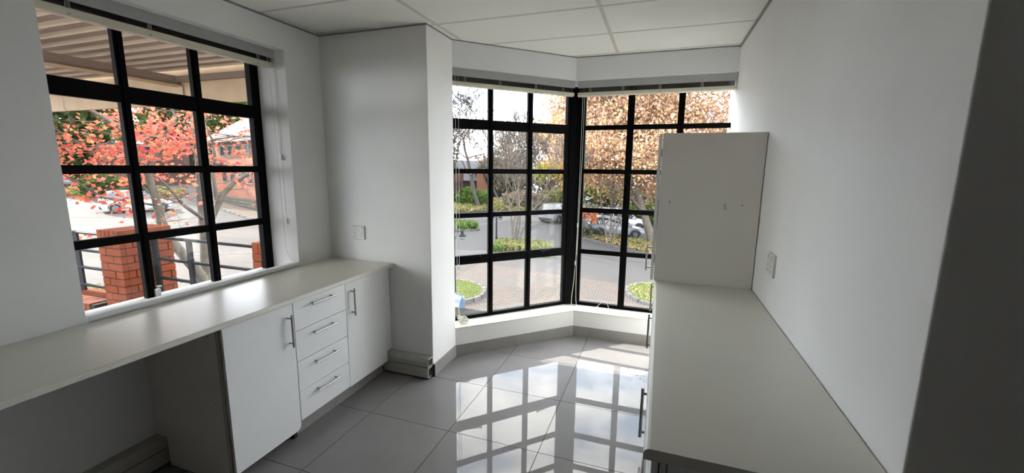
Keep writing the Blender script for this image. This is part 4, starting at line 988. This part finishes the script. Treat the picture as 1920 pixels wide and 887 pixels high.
car('white sport utility car parked behind the silver hatchback', -3.0, 35.8, math.atan2(0.8, 3.0), M_carw, 4.5, 1.8, 1.66, suv=True)
car('silver car seen from behind beside the golden trees', -8.3, 36.3, math.atan2(1, 0.35), M_cars, 4.3, 1.75, 1.6, suv=True)
car('dark car at the far left edge of the upper parking area', -58.0, 25.5, math.atan2(1.0, 0.3), M_card, 4.2, 1.7, 1.45)
car('pale car close below the diagonal window, mostly hidden', -6.4, 9.1, 0.35, M_carw, 3.9, 1.66, 1.52)
car('light blue car beyond the pale one, by the lamp post', -7.62, 11.2, 0.35, M_carb, 3.9, 1.66, 1.5)

# ---- lamp posts
def lamp_post(label, x, y, h, arm, double=False):
    g = gz(x, y); t = thing('lamp_post', label, 'lamp post', (x, y, g))
    MB().tube([(x, y, g), (x, y, g+0.5), (x, y, g+0.55), (x, y, g+1.5), (x, y, g+1.53), (x, y, g+h)], [0.075, 0.075, 0.05, 0.045, 0.035, 0.03], 10).build('pole', M_rail_b, t)
    for s_ in ((1, -1) if double else (1,)):
        ax, ay = arm[0]*s_, arm[1]*s_; e = Vector((x+ax, y+ay, g+h-0.10))
        MB().tube([(x, y, g+h-0.12), (x+ax*0.5, y+ay*0.5, g+h-0.10), tuple(e)], 0.014, 6).build('arm', M_rail_b, t)
        MB().tube(smooth_path([(x, y, g+h-0.45), (x+ax*0.25, y+ay*0.25, g+h-0.28), (x+ax*0.5, y+ay*0.5, g+h-0.12)]), 0.010, 6).build('brace', M_rail_b, t)
        sh = MB().tube([tuple(e+Vector((0, 0, k))) for k in (0.10, 0.02, 0.0, -0.08, -0.13, -0.17)], [0.012, 0.02, 0.045, 0.055, 0.13, 0.14], 14).build('lamp_shade', M_rail_b, t)
        MB().tube([tuple(e+Vector((0, 0, k))) for k in (-0.17, -0.21, -0.26, -0.29)], [0.10, 0.105, 0.08, 0.03], 14).build('bulb_globe', M_lens, sh, smooth=True)
lamp_post('black lamp post with one hanging lantern beside the small lawn', -6.55, 12.75, 2.85, (0.26, 0.10))
lamp_post('slim black lamp post in the grey parking area before the bare tree', -9.2, 23.5, 1.95, (0.22, 0.08), True)

# ---- balcony: brick pillars, ledge and railing
def brick_pile(t, x0, x1, y0, y1, z0, z1, skip_top=False, seed=0):
    """individually laid bricks on the faces the room can see (-y and +x) and on the top"""
    R = random.Random(seed); bl_, bw, bh, j = 0.222, 0.106, 0.073, 0.011
    MB().box(x0+0.006, x1-0.006, y0+0.006, y1-0.006, z0, z1-0.006).build('mortar_core', M_mortar, t)
    rows = int(round((z1-0.11-z0)/(bh+j))); st = (z1-0.115-z0)/rows
    for r in range(rows):
        za = z0+r*st+j; zb = z0+(r+1)*st; off = (r % 2)*0.5
        # face -y
        for (axis, a0, a1) in (('x', x0, x1), ('y', y0, y1)):
            cuts = [a0]; n = (a1-a0)/(bl_+j); first = (bl_+j)*(0.5 if (r % 2) ^ (axis == 'y') else 1.0); q = a0+first
            while q < a1-0.05: cuts.append(q); q += bl_+j
            cuts.append(a1)
            for c0, c1 in zip(cuts[:-1], cuts[1:]):
                pr_ = R.uniform(0.0, 0.003)
                c0_ = c0+(j if c0 > a0 else 0)
                if axis == 'x': box('brick', M_brick, t, c0_, c1-(0 if c1 < a1 else 0.0), y0-pr_, y0+0.05, za, zb)
                else: box('brick', M_brick, t, x1-0.05, x1+pr_, max(c0_, y0+0.052), c1, za, zb)
    # soldier course cap
    zt0 = z1-0.110
    for (a0, a1, axis) in ((x0, x1, 'x'), (y0, y1, 'y')):
        n = int(round((a1-a0)/0.082)); w_ = (a1-a0)/n
        for k in range(n):
            c0, c1 = a0+k*w_+0.005, a0+(k+1)*w_-0.004
            if axis == 'x': box('cap_brick', M_brick, t, c0, c1, y0-0.002, y0+(y1-y0)*0.5-0.005, zt0, z1+R.uniform(0, 0.002)); box('cap_brick', M_brick, t, c0, c1, y0+(y1-y0)*0.5+0.005, y1, zt0, z1+R.uniform(0, 0.002))
t = thing('brick_pillar', 'orange face brick pillar seen through the left window', 'pillar', (-5.65, 3.07, 0.14))
brick_pile(t, -5.84, -5.47, 2.81, 3.335, -0.95, 0.952, seed=2)
t = thing('brick_pillar', 'shaded brick pillar at the right edge of the left window', 'pillar', (-3.7, 3.3, 0.14))
brick_pile(t, -3.895, -3.55, 3.10, 3.55, -0.95, 0.895, seed=4)
# ledge wall with a brick-on-edge top running left from the pillar
t = thing('brick_ledge', 'low brick parapet ledge left of the first pillar', 'parapet', (-6.6, 2.95, 0.12))
MB().box(-8.5, -5.845, 2.70, 3.06, -1.0, 0.115).build('mortar_core', M_mortar, t)
for k in range(32):
    x0 = -8.49+k*0.083
    if x0 > -5.93: break
    for (a, b) in ((2.692, 2.875), (2.885, 3.068)):
        box('ledge_brick', M_brick, t, x0, x0+0.072, a, b, 0.0, 0.124+random.random()*0.003)
for r in range(9):
    q = -8.49+(0.11 if r % 2 else 0)
    while q < -5.9:
        box('brick', M_brick, t, q, min(q+0.222, -5.845), 2.69, 2.74, -0.085-r*0.084, -0.012-r*0.084); q += 0.233
box('balcony_slab', mat('grey_balcony_slab', (0.06, 0.055, 0.05), 0.8, 0.2, var=0.2), None, -8.5, -2.9, -3.0, 2.68, -0.30, -0.12)
bpy.data.objects['balcony_slab']['kind'] = 'structure'
def railing(label, xa, xb, y, rails, posts, z0):
    t = thing('balcony_railing', label, 'railing', ((xa+xb)/2, y, z0))
    for z in rails:
        MB().extrude([(-0.02, -0.012), (0.02, -0.012), (0.022, 0.006), (0.014, 0.014), (-0.014, 0.014), (-0.022, 0.006)], (xa, y, z), (xb, y, z), (0, 1, 0), (0, 0, 1)).build('rail', M_rail_b, t)
    for x in posts: box('post', M_rail_b, t, x-0.045, x+0.045, y-0.012, y+0.012, z0, max(rails)+0.0)
railing('dark steel railing running from the first pillar to the second', -5.40, -3.90, 3.12, [0.85, 0.60, 0.375], [-5.43], 0.10)
box('post', M_rail_b, bpy.data.objects['balcony_railing'], -4.86, -4.80, 3.09, 3.12, 0.10, 0.84)
railing('dark steel railing left of the first brick pillar', -8.4, -5.845, 3.00, [0.85, 0.635, 0.42, 0.20], [-6.66, -6.78, -8.3], 0.12)
# canopy
t = thing('canopy', 'beige ribbed sheet canopy over the balcony', 'canopy', (-5.5, 2.0, 2.7))
mb = MB(); y = -1.0; p = 0.178; prof = []
while y < 3.64:
    prof += [(y, 2.77), (y+0.078, 2.77), (y+0.090, 2.795), (y+0.166, 2.795)]; y += p
prof = [q for q in prof if q[0] < 3.66]
pr2 = prof+[(a, b+0.012) for a, b in prof[::-1]]
n_ = len(prof); vs = [(-9.0, a, b) for a, b in prof]+[(-2.9, a, b) for a, b in prof]+[(-9.0, a, b+0.03) for a, b in prof]+[(-2.9, a, b+0.03) for a, b in prof]
fs = [(i, i+1, n_+i+1, n_+i) for i in range(n_-1)]+[(2*n_+i, 3*n_+i, 3*n_+i+1, 2*n_+i+1) for i in range(n_-1)]
mb.add(vs, fs).build('ribbed_sheet', M_canopy, t)
# darker strips under the lower rib faces, alternating with the sheet
mb = MB(); y = -1.0
while y < 3.6: mb.box(-9.0, -2.9, y+0.004, y+0.074, 2.764, 2.7695); y += p
mb.build('rib_face', M_beam, t)
box('beam', M_beam, t, -5.56, -5.50, -1.0, 3.66, 2.60, 2.705); box('beam_lip', M_fascia, t, -5.60, -5.46, -1.0, 3.66, 2.590, 2.602)
box('end_beam', M_beam, t, -5.50, -2.95, 3.60, 3.66, 2.635, 2.70)
box('end_sheet', M_fascia, t, -9.0, -2.9, 3.66, 3.69, 2.40, 2.84); box('end_trim', M_fascia, t, -9.0, -2.9, 3.652, 3.70, 2.385, 2.41)
box('back_sheet', M_fascia, t, -9.05, -9.0, -1.0, 3.69, 2.62, 2.84)
for x in (-5.46,): box('bracket', M_edge, t, x-0.004, x+0.004, 3.640, 3.659, 2.42, 2.60)

# ---- buildings
M_bk = brick_mat('far_orange_brick', e3(0.32, 0.095, 0.045), e3(0.36, 0.14, 0.075), e3(0.26, 0.20, 0.15), 0.30, 0.13, 'xz', 0.014)
M_bk2 = brick_mat('far_dark_brick', e3(0.11, 0.05, 0.035), e3(0.14, 0.07, 0.05), e3(0.08, 0.06, 0.05), 0.30, 0.13, 'xz', 0.014)
M_stone = brick_mat('stone_plinth', e3(0.12, 0.11, 0.085), e3(0.16, 0.145, 0.11), e3(0.05, 0.045, 0.035), 0.9, 0.26, 'xz', 0.03)
M_roof = brick_mat('pale_slate_roof', e3(0.22, 0.215, 0.22), e3(0.26, 0.25, 0.255), e3(0.13, 0.13, 0.135), 0.34, 0.22, 'xy', 0.02)
M_roofd = mat('dark_slate_roof', e3(0.11, 0.11, 0.12), 0.8, 0.2, color2=e3(0.15, 0.145, 0.15), vscale=3)
M_trim = mat('grey_window_trim', e3(0.20, 0.20, 0.21), 0.6, 0.3)
M_pane = mat('far_window_pane', (0.015, 0.02, 0.025), 0.1, 0.5)
def local_build(label, name, x, y, rz, cat='building'):
    t = thing(name, label, cat, (x, y, gz(x, y))); t.rotation_euler = (0, 0, rz); return t
def lb(t, name, m, *k, par=None, **kk):
    o = MB().box(*k).build(name, m, None, **kk); o.parent = par or t; return o
t = local_build('brick office with pale slate roof and stone plinth', 'brick_office', -28.0, 23.9, math.atan2(2.9, -8.6))
Lb = 10.5
lb(t, 'brick_wall', M_bk, -4, Lb, -8.0, 0.0, -0.5, 5.75); lb(t, 'stone_plinth', M_stone, -4, Lb, 0.0, 0.10, -0.5, 0.95)
for k in range(22): lb(t, 'plinth_cap', M_kerb, -13.95+k*1.2, -13.95+k*1.2+1.16, 0.0, 0.13, 0.95, 1.02) if False else None
mb = MB(); mb.add([(-4.5, 0.6, 5.6), (Lb+.5, 0.6, 5.6), (Lb+.5, -13, 14.0), (-4.5, -13, 14.0), (-4.5, 0.6, 5.75), (Lb+.5, 0.6, 5.75), (Lb+.5, -13, 14.2), (-4.5, -13, 14.2)], [(0,1,2,3),(7,6,5,4),(0,4,5,1),(1,5,6,2),(2,6,7,3),(3,7,4,0)])
o = mb.build('roof', M_roof, None); o.parent = t
lb(t, 'eaves_board', M_trim, -4.5, Lb+.5, 0.5, 0.66, 5.45, 5.66)
for k in range(7):
    for z0, z1 in ((4.35, 5.25), (2.15, 3.15)):
        x0 = -3.0+k*1.75
        f = lb(t, 'window', M_trim, x0, x0+0.95, 0.0, 0.05, z0, z1); lb(t, 'pane', M_pane, x0+0.08, x0+0.44, 0.05, 0.07, z0+0.08, z1-0.08, par=f); lb(t, 'pane', M_pane, x0+0.51, x0+0.87, 0.05, 0.07, z0+0.08, z1-0.08, par=f)
lb(t, 'wall_sign', M_line, 0.0, 0.75, 0.01, 0.06, 1.25, 1.75)
vg = [(-29.5, 21.2), (-27.0, 20.4), (-20.0, 18.4), (-20.5, 20.2), (-28.0, 23.6), (-38.0, 27.4), (-38.0, 25.0)]
tp = thing('sandy_footpath', 'sandy footpath along the foot of the brick office', 'path', (-30, 23, gz(-30, 23)))
M_sand = mat('sandy_paving', e3(0.21, 0.16, 0.12), 0.9, 0.1, var=0.15, vscale=2)
mb = MB()
pa = [(-39.0, 26.9, -38.6, 25.4), (-34.0, 25.4, -33.3, 23.6), (-28.0, 23.5, -27.4, 21.6), (-20.0, 20.7, -19.4, 19.0), (-12.0, 18.0, -11.6, 16.4)]
vs = []; fs = []
for i, (a, b, c, d_) in enumerate(pa): vs += [(a, b, gz(a, b)+0.10), (c, d_, gz(c, d_)+0.10), (c, d_, gz(c, d_)-0.1)]
for i in range(len(pa)-1): fs += [(3*i, 3*i+1, 3*i+4, 3*i+3), (3*i+1, 3*i+2, 3*i+5, 3*i+4)]
mb.add(vs, fs).build('path_surface', M_sand, tp)
for i in range(len(pa)-1):
    a, b = np.array(pa[i][2:]), np.array(pa[i+1][2:]); n_ = 7
    for k in range(n_):
        p_, q_ = a+(b-a)*(k+0.02)/n_, a+(b-a)*(k+0.98)/n_; d_ = (q_-p_)/np.linalg.norm(q_-p_); o_ = np.array([-d_[1], d_[0]])*0.15; c_ = (p_+q_)/2
        if o_[1] > 0: o_ = -o_
        MB().prism([tuple(p_), tuple(q_), tuple(q_+o_), tuple(p_+o_)], gz(*c_)-0.15, gz(*c_)+0.13).build('kerb_stone', M_kerb, tp)
t = local_build('small brick gable house with dark roof among the far trees', 'brick_gable_house', -52.9, 27.6, math.atan2(2.0, 1.0))
mb = MB(); mb.add([(-1.0, 0, -1), (1.3, 0, -1), (1.3, 0, 3.6), (0.2, 0, 4.7), (-1.0, 0, 4.7), (-1.0, 4, -1), (1.3, 4, -1), (1.3, 4, 3.6), (0.2, 4, 4.7), (-1.0, 4, 4.7)], [(0,1,2,3,4), (9,8,7,6,5), (0,5,6,1), (1,6,7,2), (2,7,8,3), (3,8,9,4), (4,9,5,0)])
o = mb.build('brick_wall', M_bk2, None); o.parent = t
mb = MB(); mb.add([(0.2, -0.2, 4.75), (2.2, -0.2, 2.7), (2.2, 4.2, 2.7), (0.2, 4.2, 4.75), (0.2, -0.2, 4.95), (2.2, -0.2, 2.95), (2.2, 4.2, 2.95), (0.2, 4.2, 4.95)], [(0,1,2,3),(7,6,5,4),(0,4,5,1),(1,5,6,2),(2,6,7,3),(3,7,4,0)])
o = mb.build('roof', M_roofd, None); o.parent = t
t = local_build('low white roofed building glimpsed behind the red tree', 'white_roofed_building', -60, 31.5, math.atan2(2.0, 1.0))
lb(t, 'wall', M_bk2, -6, 7, 0, 5, -1, 4.6); lb(t, 'roof', M_line, -6.4, 7.4, -0.5, 5.4, 4.6, 4.95); lb(t, 'upper_roof', M_line, -5.0, 6.0, 1.0, 5.4, 5.9, 6.15)
# behind the diagonal window
t = local_build('brick gate house with arched opening at the far left of the bay', 'brick_gate_house', -19.6, 38.6, 0.42)
lb(t, 'wall', M_bk2, -2.4, 0.7, 0.3, 0.7, -0.3, 2.6); lb(t, 'brick_top', M_bk2, -2.5, 0.8, 0.2, 0.8, 2.6, 3.7)
for k in range(7): lb(t, 'gate_bar', M_rail_b, -1.0+k*0.24, -0.94+k*0.24, 0.22, 0.28, -0.2, 2.3)
lb(t, 'gate_panel', M_rail_b, -1.1, 0.6, 0.24, 0.28, 1.2, 1.3); lb(t, 'gate_panel', M_rail_b, -1.1, 0.6, 0.24, 0.28, 2.3, 2.4)
t = local_build('orange brick gable with sloping grey roof behind the leaning tree', 'brick_gable_house', -20.2, 47.0, 0.40)
mb = MB(); mb.add([(-0.8, 0, -1), (0.7, 0, -1), (0.7, 0, 1.4), (-0.1, 0, 3.4), (-0.7, 0, 3.4), (-0.8, 6, -1), (0.7, 6, -1), (0.7, 6, 1.4), (-0.1, 6, 3.4), (-0.7, 6, 3.4)], [(0,1,2,3,4), (9,8,7,6,5), (0,5,6,1), (1,6,7,2), (2,7,8,3), (3,8,9,4), (4,9,5,0)])
o = mb.build('brick_wall', M_bk, None); o.parent = t
mb = MB(); mb.add([(0.05, -0.3, 3.75), (1.9, -0.3, -0.2), (1.9, 6.2, -0.2), (0.05, 6.2, 3.75), (0.25, -0.3, 3.85), (2.1, -0.3, -0.1), (2.1, 6.2, -0.1), (0.25, 6.2, 3.85)], [(0,1,2,3),(7,6,5,4),(0,4,5,1),(1,5,6,2),(2,6,7,3),(3,7,4,0)])
o = mb.build('roof', M_roofd, None); o.parent = t
t = local_build('long low house with grey slate roof beyond the bare trees', 'slate_roof_house', -24.0, 52.0, 0.42)
lb(t, 'wall', M_stone, -8, 7, 0, 6, -1, 2.0)
mb = MB(); mb.add([(-8.5, -0.6, 1.9), (7.5, -0.6, 1.9), (7.5, 3, 4.6), (-8.5, 3, 4.6), (-8.5, 6.6, 1.9), (7.5, 6.6, 1.9)], [(0,1,2,3), (3,2,5,4), (0,3,4), (1,5,2)])
o = mb.build('roof', M_roofd, None); o.parent = t
# wooden fence behind the right hand cars
t = thing('wooden_fence', 'dark weathered wooden fence beyond the parked cars', 'fence', (-1.0, 45.5, gz(-1, 45.5)))
M_fence = mat('weathered_grey_wood', e3(0.07, 0.06, 0.055), 0.9, 0.1, var=0.35, vscale=4, per_object=0.2)
for k in range(90):
    x = -3.4+k*0.125; g = gz(x, 45.5); box('slat', M_fence, t, x, x+0.112, 45.5, 45.53, g, g+2.1+0.03*random.random())
for k in range(5): x = -3.4+k*2.6; box('post', M_kerb, t, x, x+0.14, 45.38, 45.49, gz(x, 45.5), gz(x, 45.5)+2.3)

# ---- shared groups for the repeats
GROUPS = {'venetian_blind': 'raised blinds over the windows', 'wall_socket': 'double wall sockets', 'worktop': 'cream worktops', 'base_cabinet': 'white base cabinets',
          'cable_trunking': 'two tier cable trunking', 'bare_tree': 'bare winter trees beyond the bay window', 'golden_plane_tree': 'golden leaved trees beyond the bay window',
          'evergreen_tree': 'evergreen trees in the background', 'thicket': 'thickets in the background', 'shrub': 'shrubs in the planted beds', 'car': 'cars parked outside',
          'lamp_post': 'black lamp posts outside', 'lawn_island': 'small kerbed lawns', 'planted_island': 'planted islands in the paving', 'planted_verge': 'planted verges',
          'brick_pillar': 'brick balcony pillars', 'balcony_railing': 'dark steel balcony railings', 'brick_gable_house': 'brick gable houses'}
for o in bpy.data.objects:
    if o.parent is None and o.get('label') and not o.get('group'):
        k = o.name.split('.')[0]
        if k in GROUPS: o['group'] = GROUPS[k]
